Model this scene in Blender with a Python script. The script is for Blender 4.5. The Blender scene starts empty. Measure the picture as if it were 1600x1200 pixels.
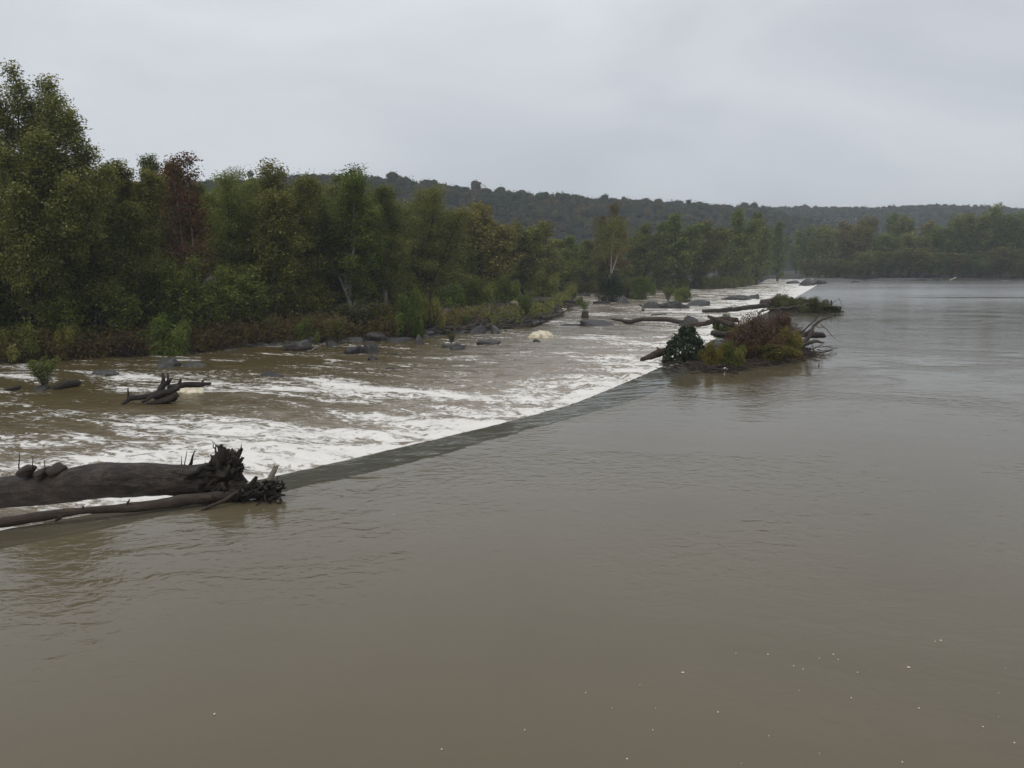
import bpy, math, random
import numpy as np
from mathutils import Vector, noise as mnoise

SC = bpy.context.scene
COL = SC.collection
R = math.radians

# ------------------------------------------------------------------ camera
CAMZ = 6.0
F_PX = 1384.0
PITCH = math.atan(188.0 / F_PX)
CP, SP = math.cos(PITCH), math.sin(PITCH)
cam_d = bpy.data.cameras.new("camera")
cam_d.sensor_width = 36.0
cam_d.lens = F_PX / 1600.0 * 36.0
cam_d.clip_start = 0.1
cam_d.clip_end = 8000.0
cam = bpy.data.objects.new("camera", cam_d)
COL.objects.link(cam)
cam.location = (0, 0, CAMZ)
cam.rotation_euler = (math.pi / 2 - PITCH, 0, 0)
SC.camera = cam


def at(px, py, z=0.0):
    """photo pixel -> world point on the level z"""
    u = (px - 800) / F_PX
    v = (600 - py) / F_PX
    d = Vector((u, CP + v * SP, -SP + v * CP))
    k = (z - CAMZ) / d.z
    return Vector((u * k, d.y * k, z))


def aty(px, py, Y):
    """photo pixel -> world point at the distance Y"""
    u = (px - 800) / F_PX
    v = (600 - py) / F_PX
    k = Y / (CP + v * SP)
    return Vector((u * k, Y, CAMZ + (-SP + v * CP) * k))


def xat(px, Y, z=0.0):
    return (px - 800) / F_PX * (Y * CP - (z - CAMZ) * SP)


# ------------------------------------------------------------------ tags, objects
def tag(o, label=None, cat=None, group=None, kind=None):
    if label: o["label"] = label
    if cat: o["category"] = cat
    if group: o["group"] = group
    if kind: o["kind"] = kind
    return o


def thing(name, label, cat, loc, group=None, rz=0.0):
    o = bpy.data.objects.new(name, None)
    COL.objects.link(o)
    o.empty_display_size = 0.3
    o.location = loc
    o.rotation_euler = (0, 0, rz)
    return tag(o, label, cat, group)


def link_mesh(name, me, mat, parent=None, loc=(0, 0, 0)):
    o = bpy.data.objects.new(name, me)
    if mat and not me.materials:
        me.materials.append(mat)
    COL.objects.link(o)
    o.location = loc
    if parent: o.parent = parent
    return o


def copy_tree(o, parent=None):
    c = o.copy()
    COL.objects.link(c)
    c.parent = parent
    for ch in [x for x in bpy.data.objects if x.parent == o]:
        copy_tree(ch, c)
    return c


def mesh_np(name, V, faces4, smooth=True, attrs=None, fattrs=None):
    """mesh from numpy vertex array and (n,4) quad (or (n,3)) index array"""
    me = bpy.data.meshes.new(name)
    V = np.asarray(V, dtype=np.float32)
    Fc = np.asarray(faces4, dtype=np.int32)
    n, k = Fc.shape
    me.vertices.add(len(V))
    me.vertices.foreach_set("co", V.ravel())
    me.loops.add(n * k)
    me.loops.foreach_set("vertex_index", Fc.ravel())
    me.polygons.add(n)
    me.polygons.foreach_set("loop_start", np.arange(0, n * k, k, dtype=np.int32))
    me.polygons.foreach_set("use_smooth", np.full(n, smooth, dtype=bool))
    for an, arr in (attrs or {}).items():
        arr = np.asarray(arr, dtype=np.float32)
        if arr.ndim == 1:
            a = me.attributes.new(an, 'FLOAT', 'POINT'); a.data.foreach_set("value", arr)
        else:
            a = me.attributes.new(an, 'FLOAT_VECTOR', 'POINT'); a.data.foreach_set("vector", arr.ravel())
    for an, arr in (fattrs or {}).items():
        a = me.attributes.new(an, 'FLOAT', 'FACE')
        a.data.foreach_set("value", np.asarray(arr, dtype=np.float32))
    me.update(calc_edges=True)
    return me


class MB:
    """collects tubes and lumps, then links them as ONE mesh object"""
    def __init__(s):
        s.V = []; s.F = []; s.B = []; s.n = 0

    def add(s, V, Fq, B):
        s.V.append(np.asarray(V, float)); s.F.append(np.asarray(Fq, int) + s.n)
        s.B.append(np.asarray(B, float)); s.n += len(V)

    def tube(s, pts, rad, seg=8, rough=0.0, cap=True, rng=None, jag=0.0):
        pts = [Vector(p) for p in pts]
        n = len(pts)
        if not hasattr(rad, '__len__'): rad = [rad] * n
        rng = rng or random.Random(len(pts) * 7 + s.n)
        t0 = (pts[1] - pts[0]).normalized()
        up = Vector((0, 0, 1)) if abs(t0.z) < 0.9 else Vector((1, 0, 0))
        a = t0.cross(up).normalized()
        V = []; B = []; L = 0.0
        so = rng.random() * 50
        for i in range(n):
            t = (pts[min(i + 1, n - 1)] - pts[max(i - 1, 0)])
            t = t.normalized() if t.length > 1e-9 else t0
            a = (a - t * a.dot(t)).normalized()
            b = t.cross(a)
            if i: L += (pts[i] - pts[i - 1]).length
            for k in range(seg):
                th = 2 * math.pi * k / seg
                rr = rad[i]
                if rough:
                    q = Vector((math.cos(th) * 1.3, math.sin(th) * 1.3, so + L * 0.9 / max(rad[0], .05) * .35))
                    rr *= 1 + rough * (mnoise.noise(q) + .5 * mnoise.noise(q * 2.7))
                off = a * (math.cos(th) * rr) + b * (math.sin(th) * rr)
                p = pts[i] + off
                if jag and i == n - 1:
                    p = p + t * (rng.random() * jag)
                V.append(p)
                B.append((math.cos(th) * .5, math.sin(th) * .5, so + L * .35))
        Fq = []
        for i in range(n - 1):
            for k in range(seg):
                k2 = (k + 1) % seg
                Fq.append((i * seg + k, i * seg + k2, (i + 1) * seg + k2, (i + 1) * seg + k))
        if cap:
            for i in (0, n - 1):
                V.append(pts[i]); B.append((0, 0, so + (L if i else 0) * .35))
                c = len(V) - 1
                for k in range(0, seg, 1):
                    k2 = (k + 1) % seg
                    Fq.append((i * seg + k, i * seg + k2, c, c) if i else (i * seg + k2, i * seg + k, c, c))
        s.add([tuple(v) for v in V], Fq, B)

    def build(s, name, mat, parent=None, loc=None, smooth=True):
        V = np.concatenate(s.V); Fq = np.concatenate(s.F); B = np.concatenate(s.B)
        o0 = np.array(loc if loc is not None else (parent.location if parent else (0, 0, 0)), float)
        V = V - o0
        me = bpy.data.meshes.new(name)
        faces = [tuple(f) if f[2] != f[3] else tuple(f[:3]) for f in Fq.tolist()]
        me.from_pydata([tuple(v) for v in V.tolist()], [], faces)
        me.polygons.foreach_set("use_smooth", np.full(len(faces), smooth, dtype=bool))
        a = me.attributes.new("bark", 'FLOAT_VECTOR', 'POINT')
        a.data.foreach_set("vector", B.astype(np.float32).ravel())
        me.update()
        return link_mesh(name, me, mat, parent, (0, 0, 0) if parent else tuple(o0))


def crook(p0, p1, n=7, amp=0.1, rng=random, sag=0.0):
    p0 = Vector(p0); p1 = Vector(p1)
    L = (p1 - p0).length
    out = []
    o = Vector((rng.uniform(0, 99), rng.uniform(0, 99), rng.uniform(0, 99)))
    for i in range(n):
        f = i / (n - 1)
        w = math.sin(math.pi * min(f * 1.15, 1.0)) if n > 2 else 0
        d = Vector((mnoise.noise(o + Vector((f * 3, 0, 0))), mnoise.noise(o + Vector((0, f * 3, 7))),
                    mnoise.noise(o + Vector((5, 3, f * 3)))))
        p = p0.lerp(p1, f) + d * (amp * L * w)
        p.z -= sag * 4 * f * (1 - f)
        out.append(p)
    return out


# ------------------------------------------------------------------ numpy value noise
def vnoise(x, y, seed=0):
    xi = np.floor(x).astype(np.int64); yi = np.floor(y).astype(np.int64)
    xf = x - xi; yf = y - yi

    def h(a, b):
        n = (a * 374761393 + b * 668265263 + seed * 974634599) & 0x7fffffff
        n = ((n ^ (n >> 13)) * 1274126177) & 0x7fffffff
        return ((n ^ (n >> 16)) & 0xffff) / 65535.0
    u = xf * xf * (3 - 2 * xf); v = yf * yf * (3 - 2 * yf)
    return (h(xi, yi) * (1 - u) * (1 - v) + h(xi + 1, yi) * u * (1 - v) + h(xi, yi + 1) * (1 - u) * v + h(xi + 1, yi + 1) * u * v)


def fbm(x, y, o=4, seed=0):
    r = 0; a = .5; t = 0
    for i in range(o):
        r = r + a * vnoise(x * 2 ** i, y * 2 ** i, seed + i * 17); t += a; a *= .5
    return r / t


def sstep(a, b, x):
    t = np.clip((x - a) / (b - a), 0, 1)
    return t * t * (3 - 2 * t)


# ------------------------------------------------------------------ materials
def newmat(name):
    m = bpy.data.materials.new(name)
    m.use_nodes = True
    nt = m.node_tree
    return m, nt, nt.nodes["Principled BSDF"]


def N(nt, typ, **kw):
    n = nt.nodes.new(typ)
    for k, v in kw.items():
        if k.startswith("i_"):
            key = k[2:]
            key = int(key) if key.isdigit() else key.replace("_", " ")
            n.inputs[key].default_value = v
        else:
            setattr(n, k, v)
    return n


def ramp(nt, fac, stops, interp='LINEAR'):
    r = nt.nodes.new('ShaderNodeValToRGB')
    r.color_ramp.interpolation = interp
    e = r.color_ramp.elements
    while len(e) < len(stops): e.new(0.5)
    for el, (p, c) in zip(e, stops):
        el.position = p
        el.color = (c[0], c[1], c[2], 1) if hasattr(c, '__len__') else (c, c, c, 1)
    nt.links.new(fac, r.inputs[0])
    return r


def math_(nt, op, a, b=None, c=None, clamp=False):
    n = nt.nodes.new('ShaderNodeMath'); n.operation = op; n.use_clamp = clamp
    for i, x in enumerate((a, b, c)):
        if x is None: continue
        if isinstance(x, (int, float)): n.inputs[i].default_value = x
        else: nt.links.new(x, n.inputs[i])
    return n.outputs[0]


def leaf_mat(name, stops, rough=.5, transl=.45, tree_var=.25):
    m, nt, b = newmat(name)
    a = N(nt, 'ShaderNodeAttribute', attribute_name="tint")
    oi = N(nt, 'ShaderNodeObjectInfo')
    f = math_(nt, 'MULTIPLY_ADD', math_(nt, 'SUBTRACT', oi.outputs['Random'], .5), tree_var, a.outputs['Fac'], True)
    r = ramp(nt, f, stops)
    nt.links.new(r.outputs[0], b.inputs['Base Color'])
    b.inputs['Roughness'].default_value = rough
    b.inputs['Specular IOR Level'].default_value = .16
    tr = N(nt, 'ShaderNodeBsdfTranslucent')
    nt.links.new(r.outputs[0], tr.inputs[0])
    mx = N(nt, 'ShaderNodeMixShader', i_0=transl)
    nt.links.new(b.outputs[0], mx.inputs[1]); nt.links.new(tr.outputs[0], mx.inputs[2])
    nt.links.new(mx.outputs[0], nt.nodes['Material Output'].inputs[0])
    return m


LM = {
    'olive': leaf_mat('leaf_olive', [(0, (0.068, 0.087, 0.021)), (.45, (0.167, 0.180, 0.038)), (.8, (0.302, 0.291, 0.063)), (1, (0.420, 0.420, 0.211))]),
    'green': leaf_mat('leaf_green', [(0, (0.063, 0.095, 0.020)), (.5, (0.163, 0.202, 0.036)), (.85, (0.301, 0.311, 0.060)), (1, (0.420, 0.420, 0.180))]),
    'fresh': leaf_mat('leaf_fresh', [(0, (0.057, 0.085, 0.016)), (.5, (0.148, 0.194, 0.036)), (.85, (0.216, 0.259, 0.059)), (1, (0.363, 0.376, 0.126))]),
    'yellow': leaf_mat('leaf_yellow', [(0, (0.068, 0.074, 0.016)), (.45, (0.161, 0.161, 0.034)), (.8, (0.287, 0.260, 0.056)), (1, (0.420, 0.420, 0.134))]),
    'brown': leaf_mat('leaf_brown', [(0, (0.074, 0.076, 0.021)), (.45, (0.175, 0.157, 0.038)), (.8, (0.325, 0.253, 0.059)), (1, (0.420, 0.420, 0.147))]),
    'red': leaf_mat('leaf_red', [(0, (.070, .052, .020)), (.42, (.165, .090, .036)), (.72, (.26, .105, .042)), (1, (.36, .20, .08))]),
    'rust': leaf_mat('leaf_rust', [(0, (0.081, 0.073, 0.027)), (.35, (0.144, 0.120, 0.043)), (.7, (0.232, 0.140, 0.054)), (1, (0.342, 0.207, 0.090))]),
    'ivy': leaf_mat('leaf_ivy', [(0, (.012, .020, .008)), (.6, (.028, .042, .014)), (.9, (.055, .072, .026)), (1, (.11, .12, .06))], rough=.32, transl=.1),
    'blue': leaf_mat('leaf_bluegreen', [(0, (0.077, 0.100, 0.032)), (.5, (0.170, 0.196, 0.056)), (1, (0.373, 0.356, 0.110))]),
    'redbrush': leaf_mat('leaf_redbrush', [(0, (.055, .034, .020)), (.5, (.145, .082, .046)), (1, (.23, .145, .08))], transl=.1),
    'sedge': leaf_mat('leaf_sedge', [(0, (0.056, 0.060, 0.021)), (.5, (0.131, 0.135, 0.046)), (1, (0.225, 0.213, 0.081))]),
    'weed': leaf_mat('leaf_weed', [(0, (0.094, 0.068, 0.029)), (.4, (0.183, 0.136, 0.046)), (.62, (0.177, 0.177, 0.046)), (.85, (0.251, 0.300, 0.063)), (1, (0.383, 0.420, 0.095))]),
}


def bark_mat(name, c0, c1, c2, rough=.85, bump=.6, scale=6.0, moss=None, spec=.3):
    m, nt, b = newmat(name)
    a = N(nt, 'ShaderNodeAttribute', attribute_name="bark")
    n1 = N(nt, 'ShaderNodeTexNoise', i_Scale=scale, i_Detail=7.0, i_Roughness=.65)
    nt.links.new(a.outputs['Vector'], n1.inputs['Vector'])
    tc = N(nt, 'ShaderNodeTexCoord')
    n2 = N(nt, 'ShaderNodeTexNoise', i_Scale=1.7, i_Detail=5.0)
    nt.links.new(tc.outputs['Object'], n2.inputs['Vector'])
    n3 = N(nt, 'ShaderNodeTexNoise', i_Scale=scale * 5, i_Detail=4.0)
    nt.links.new(a.outputs['Vector'], n3.inputs['Vector'])
    f = math_(nt, 'ADD', math_(nt, 'MULTIPLY', n1.outputs[0], .45), math_(nt, 'ADD', math_(nt, 'MULTIPLY', n2.outputs[0], .25), math_(nt, 'MULTIPLY', n3.outputs[0], .30)))
    r = ramp(nt, f, [(.38, c0), (.5, c1), (.62, c2)])
    col = r.outputs[0]
    if moss:
        mm = ramp(nt, n2.outputs[0], [(.52, 0.0), (.66, 1.0)])
        mx = N(nt, 'ShaderNodeMix', data_type='RGBA')
        nt.links.new(mm.outputs[0], mx.inputs[0]); nt.links.new(col, mx.inputs[6])
        mx.inputs[7].default_value = (*moss, 1)
        col = mx.outputs[2]
    nt.links.new(col, b.inputs['Base Color'])
    b.inputs['Roughness'].default_value = rough
    b.inputs['Specular IOR Level'].default_value = spec
    h = math_(nt, 'ADD', n1.outputs[0], math_(nt, 'MULTIPLY', n3.outputs[0], .35))
    bp = N(nt, 'ShaderNodeBump', i_Strength=bump, i_Distance=.08)
    nt.links.new(h, bp.inputs['Height']); nt.links.new(bp.outputs[0], b.inputs['Normal'])
    return m


BARK = {
    'wet': bark_mat('bark_wet', (.009, .0062, .0048), (.030, .0215, .016), (.086, .066, .050), rough=.5, bump=.9, scale=7.0),
    'grey': bark_mat('bark_grey', (.035, .030, .025), (.085, .072, .058), (.16, .14, .115)),
    'brown': bark_mat('bark_brown', (.020, .014, .010), (.048, .034, .024), (.095, .070, .050), rough=.7),
    'pale': bark_mat('bark_pale', (.10, .085, .065), (.20, .175, .14), (.34, .30, .245)),
    'tree': bark_mat('bark_tree', (.022, .019, .014), (.050, .043, .032), (.10, .088, .068)),
    'white': bark_mat('bark_white', (.14, .13, .10), (.30, .28, .23), (.46, .44, .38)),
    'mossy': bark_mat('bark_mossy', (.030, .026, .020), (.075, .064, .048), (.15, .13, .10), moss=(.06, .075, .022)),
    'root': bark_mat('bark_root', (.010, .008, .006), (.030, .023, .017), (.075, .058, .042), rough=.75, bump=.9),
}


def rock_mat(name, c0, c1, c2):
    m, nt, b = newmat(name)
    tc = N(nt, 'ShaderNodeTexCoord')
    n1 = N(nt, 'ShaderNodeTexNoise', i_Scale=2.5, i_Detail=8.0, i_Roughness=.7)
    nt.links.new(tc.outputs['Object'], n1.inputs['Vector'])
    n2 = N(nt, 'ShaderNodeTexNoise', i_Scale=14.0, i_Detail=5.0)
    nt.links.new(tc.outputs['Object'], n2.inputs['Vector'])
    r = ramp(nt, n1.outputs[0], [(.33, c0), (.52, c1), (.7, c2)])
    nt.links.new(r.outputs[0], b.inputs['Base Color'])
    b.inputs['Roughness'].default_value = .55
    h = math_(nt, 'ADD', n1.outputs[0], math_(nt, 'MULTIPLY', n2.outputs[0], .3))
    bp = N(nt, 'ShaderNodeBump', i_Strength=.8, i_Distance=.08)
    nt.links.new(h, bp.inputs['Height']); nt.links.new(bp.outputs[0], b.inputs['Normal'])
    return m


ROCK = {'dark': rock_mat('rock_dark', (.012, .011, .010), (.030, .028, .025), (.075, .070, .063)),
        'grey': rock_mat('rock_grey', (.020, .019, .017), (.055, .052, .046), (.135, .13, .115))}


def foam_mat():
    m, nt, b = newmat('foam_cream')
    tc = N(nt, 'ShaderNodeTexCoord')
    n1 = N(nt, 'ShaderNodeTexNoise', i_Scale=3.0, i_Detail=6.0)
    nt.links.new(tc.outputs['Object'], n1.inputs['Vector'])
    r = ramp(nt, n1.outputs[0], [(.3, (.50, .42, .27)), (.55, (.72, .65, .48)), (.7, (.82, .78, .66))])
    nt.links.new(r.outputs[0], b.inputs['Base Color'])
    b.inputs['Roughness'].default_value = .9
    bp = N(nt, 'ShaderNodeBump', i_Strength=.5, i_Distance=.06)
    nt.links.new(n1.outputs[0], bp.inputs['Height']); nt.links.new(bp.outputs[0], b.inputs['Normal'])
    return m


FOAM = foam_mat()


def ground_mat(name, cols, scale=.6):
    m, nt, b = newmat(name)
    g = N(nt, 'ShaderNodeNewGeometry')
    n1 = N(nt, 'ShaderNodeTexNoise', i_Scale=scale, i_Detail=8.0, i_Roughness=.7)
    nt.links.new(g.outputs['Position'], n1.inputs['Vector'])
    n2 = N(nt, 'ShaderNodeTexNoise', i_Scale=scale * 9, i_Detail=5.0)
    nt.links.new(g.outputs['Position'], n2.inputs['Vector'])
    f = math_(nt, 'ADD', math_(nt, 'MULTIPLY', n1.outputs[0], .65), math_(nt, 'MULTIPLY', n2.outputs[0], .35))
    r = ramp(nt, f, [(.35, cols[0]), (.5, cols[1]), (.65, cols[2])])
    nt.links.new(r.outputs[0], b.inputs['Base Color'])
    b.inputs['Roughness'].default_value = .9
    bp = N(nt, 'ShaderNodeBump', i_Strength=.7, i_Distance=.12)
    nt.links.new(f, bp.inputs['Height']); nt.links.new(bp.outputs[0], b.inputs['Normal'])
    return m


SOIL = ground_mat('bank_soil', ((.012, .009, .006), (.030, .023, .016), (.068, .054, .040)))
HILLM = ground_mat('hill_soil', ((.015, .018, .010), (.03, .032, .018), (.05, .05, .03)), .05)


# ------------------------------------------------------------------ water materials
def upper_water_mat():
    m, nt, b = newmat('river_water')
    g = N(nt, 'ShaderNodeNewGeometry')
    P = g.outputs['Position']
    mp = N(nt, 'ShaderNodeMapping'); nt.links.new(P, mp.inputs[0])
    mp.inputs['Rotation'].default_value = (0, 0, R(-20))
    mp.inputs['Scale'].default_value = (1.0, 1.25, 1)
    big = N(nt, 'ShaderNodeTexNoise', i_Scale=.11, i_Detail=4.0, i_Distortion=1.2)
    nt.links.new(mp.outputs[0], big.inputs['Vector'])
    mud = ramp(nt, big.outputs[0], [(.3, (.122, .100, .059)), (.7, (.141, .115, .070))])
    sh_ = N(nt, 'ShaderNodeAttribute', attribute_name="sheet")
    cm = N(nt, 'ShaderNodeMix', data_type='RGBA')
    nt.links.new(sh_.outputs['Fac'], cm.inputs[0]); nt.links.new(mud.outputs[0], cm.inputs[6]); cm.inputs[7].default_value = (.128, .124, .100, 1)
    nt.nodes.remove(b)
    df = N(nt, 'ShaderNodeBsdfDiffuse'); nt.links.new(cm.outputs[2], df.inputs['Color'])
    gl = N(nt, 'ShaderNodeBsdfGlossy'); sx = N(nt, 'ShaderNodeSeparateXYZ'); nt.links.new(P, sx.inputs[0])
    ro = N(nt, 'ShaderNodeMapRange', interpolation_type='SMOOTHSTEP')
    ro.inputs[1].default_value = 45; ro.inputs[2].default_value = 190; ro.inputs[3].default_value = .055; ro.inputs[4].default_value = .22
    nt.links.new(sx.outputs['Y'], ro.inputs[0])
    mp3 = N(nt, 'ShaderNodeMapping'); nt.links.new(P, mp3.inputs[0]); mp3.inputs['Scale'].default_value = (.010, .11, 1)
    n4 = N(nt, 'ShaderNodeTexNoise', i_Scale=1.0, i_Detail=3.0); nt.links.new(mp3.outputs[0], n4.inputs['Vector'])
    slick = ramp(nt, n4.outputs[0], [(.36, .62), (.46, 1.0)])
    nt.links.new(math_(nt, 'MULTIPLY', ro.outputs[0], slick.outputs[0]), gl.inputs['Roughness'])
    fr = N(nt, 'ShaderNodeFresnel', i_IOR=1.40)
    ms = N(nt, 'ShaderNodeMixShader')
    nt.links.new(fr.outputs[0], ms.inputs[0]); nt.links.new(df.outputs[0], ms.inputs[1]); nt.links.new(gl.outputs[0], ms.inputs[2])
    nt.links.new(ms.outputs[0], nt.nodes['Material Output'].inputs[0])
    # ripples: fine chop, swirls, and ripple patches
    n1 = N(nt, 'ShaderNodeTexNoise', i_Scale=2.6, i_Detail=3.0, i_Distortion=.8)
    nt.links.new(mp.outputs[0], n1.inputs['Vector'])
    n2 = N(nt, 'ShaderNodeTexNoise', i_Scale=.55, i_Detail=4.0, i_Distortion=2.2)
    nt.links.new(mp.outputs[0], n2.inputs['Vector'])
    mp2 = N(nt, 'ShaderNodeMapping'); nt.links.new(P, mp2.inputs[0])
    mp2.inputs['Scale'].default_value = (.014, .075, 1)
    n3 = N(nt, 'ShaderNodeTexNoise', i_Scale=1.0, i_Detail=4.0, i_Distortion=.6)
    nt.links.new(mp2.outputs[0], n3.inputs['Vector'])
    patch = ramp(nt, n3.outputs[0], [(.50, 0.0), (.62, 1.0)])
    pm = ramp(nt, big.outputs[0], [(.46, 0.22), (.60, 1.7)])
    a1 = math_(nt, 'MULTIPLY', n1.outputs[0], math_(nt, 'ADD', math_(nt, 'MULTIPLY', pm.outputs[0], .50), math_(nt, 'MULTIPLY', patch.outputs[0], .45)))
    a2 = math_(nt, 'MULTIPLY', n2.outputs[0], .55)
    h = math_(nt, 'ADD', a1, a2)
    bp = N(nt, 'ShaderNodeBump', i_Strength=.55, i_Distance=.06)
    nt.links.new(h, bp.inputs['Height']); nt.links.new(bp.outputs[0], gl.inputs['Normal']); nt.links.new(bp.outputs[0], df.inputs['Normal'])
    return m


def lower_water_mat():
    m, nt, b = newmat('rapids_water')
    af = N(nt, 'ShaderNodeAttribute', attribute_name="flow")
    ad = N(nt, 'ShaderNodeAttribute', attribute_name="foam")
    asl = N(nt, 'ShaderNodeAttribute', attribute_name="silt")

    def fn(sx, sy, scale, det, dist, rough=.6, off=0.0):
        mp = N(nt, 'ShaderNodeMapping'); nt.links.new(af.outputs['Vector'], mp.inputs[0])
        mp.inputs['Scale'].default_value = (sx, sy, 1); mp.inputs['Location'].default_value = (off, off * .7, 0)
        n = N(nt, 'ShaderNodeTexNoise', i_Scale=scale, i_Detail=det, i_Distortion=dist, i_Roughness=rough)
        nt.links.new(mp.outputs[0], n.inputs['Vector'])
        return n.outputs[0]
    A = fn(.30, 1.0, .33, 5.0, 1.0)          # broad drifts, drawn out along the flow
    Bn = fn(.55, 1.0, 1.5, 7.0, 1.6, .7, 13.0)   # lacy streaks
    C = fn(.7, 1.0, 4.6, 4.0, .8, .65, 31.0)        # flecks
    s = math_(nt, 'ADD', math_(nt, 'MULTIPLY', A, .44), math_(nt, 'ADD', math_(nt, 'MULTIPLY', Bn, .36), math_(nt, 'MULTIPLY', C, .20)))
    # threshold falls as the foam attribute grows
    x = math_(nt, 'ADD', math_(nt, 'MULTIPLY_ADD', s, 1.6, -.94), math_(nt, 'MULTIPLY', ad.outputs['Fac'], .40))
    mask = math_(nt, 'MULTIPLY', x, 13.0, None, True)
    soft = math_(nt, 'MULTIPLY_ADD', x, 3.0, .45, True)
    body = N(nt, 'ShaderNodeMix', data_type='RGBA')
    nt.links.new(asl.outputs['Fac'], body.inputs[0])
    body.inputs[6].default_value = (.100, .075, .030, 1); body.inputs[7].default_value = (.235, .185, .125, 1)
    w1 = N(nt, 'ShaderNodeMix', data_type='RGBA')
    nt.links.new(math_(nt, 'MULTIPLY', soft, math_(nt, 'MULTIPLY', asl.outputs['Fac'], .55)), w1.inputs[0])
    nt.links.new(body.outputs[2], w1.inputs[6]); w1.inputs[7].default_value = (.50, .44, .36, 1)
    w2 = N(nt, 'ShaderNodeMix', data_type='RGBA')
    nt.links.new(mask, w2.inputs[0]); nt.links.new(w1.outputs[2], w2.inputs[6]); w2.inputs[7].default_value = (.84, .81, .75, 1)
    nt.links.new(w2.outputs[2], b.inputs['Base Color'])
    nt.links.new(math_(nt, 'MULTIPLY_ADD', mask, .6, .12), b.inputs['Roughness'])
    b.inputs['IOR'].default_value = 1.333
    rip = fn(.5, 1.0, 2.3, 5.0, .8, .6, 5.0)
    h = math_(nt, 'ADD', math_(nt, 'MULTIPLY', rip, .8), math_(nt, 'MULTIPLY', mask, .25))
    bp = N(nt, 'ShaderNodeBump', i_Strength=.9, i_Distance=.16)
    nt.links.new(h, bp.inputs['Height']); nt.links.new(bp.outputs[0], b.inputs['Normal'])
    return m


# ------------------------------------------------------------------ levels and lines of the place
def zlow(y):
    y = np.asarray(y, float)
    return np.interp(y, [0, 80, 150, 220, 300, 450, 600], [-1.2, -1.2, -1.05, -.82, -.45, .1, .1])


LIP = [(-50, -18), (-32, .5), (-11.9, 20.6), (-7.3, 25.3), (1.9, 37.7), (4.35, 43), (9.1, 53.6), (20, 82), (40, 133), (73, 218), (117, 335), (172, 480)]


def chaikin(pts, it):
    pts = np.array(pts, float)
    for _ in range(it):
        q = .75 * pts[:-1] + .25 * pts[1:]; r = .25 * pts[:-1] + .75 * pts[1:]
        n = np.empty((2 * len(q), 2)); n[0::2] = q; n[1::2] = r
        pts = np.vstack([pts[:1], n, pts[-1:]])
    return pts


LIPC = chaikin(LIP, 2)
_ls = np.concatenate([[0], np.cumsum(np.hypot(*np.diff(LIPC, axis=0).T))])


def lip(s):
    return np.stack([np.interp(s, _ls, LIPC[:, 0]), np.interp(s, _ls, LIPC[:, 1])], -1)


def lip_x(y):
    return np.interp(y, LIPC[:, 1], LIPC[:, 0])


SHORE = np.array([(-200, 40), (-90, 52), (-50, 60), (-36.5, 63), (-31.6, 67.3), (-25.5, 70.7), (-22.5, 77.9), (-14.3, 82.4), (-8.7, 86), (0, 99.5),
                  (4.8, 111.7), (9.6, 148), (14.9, 206), (31.8, 222), (61.7, 246), (79, 285), (100, 350), (140, 450), (260, 640)], float)


def shore_y(x):
    return np.interp(x, SHORE[:, 0], SHORE[:, 1])


def island_z(x, y):
    x = np.asarray(x, float); y = np.asarray(y, float)
    v = y - shore_y(x)
    base = zlow(y)
    return base - .5 + 1.1 * sstep(-1.5, 4, v) + (1.3 - .8 * sstep(-16, -6, x)) * sstep(5, 30, v) + .45 * (fbm(x * .35, y * .35, 4, 3) - .5) * sstep(-1, 3, v)


def grid_faces(nr, nc):
    i = np.arange(nr - 1)[:, None] * nc + np.arange(nc - 1)[None, :]
    return np.stack([i, i + 1, i + nc + 1, i + nc], -1).reshape(-1, 4)


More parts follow.
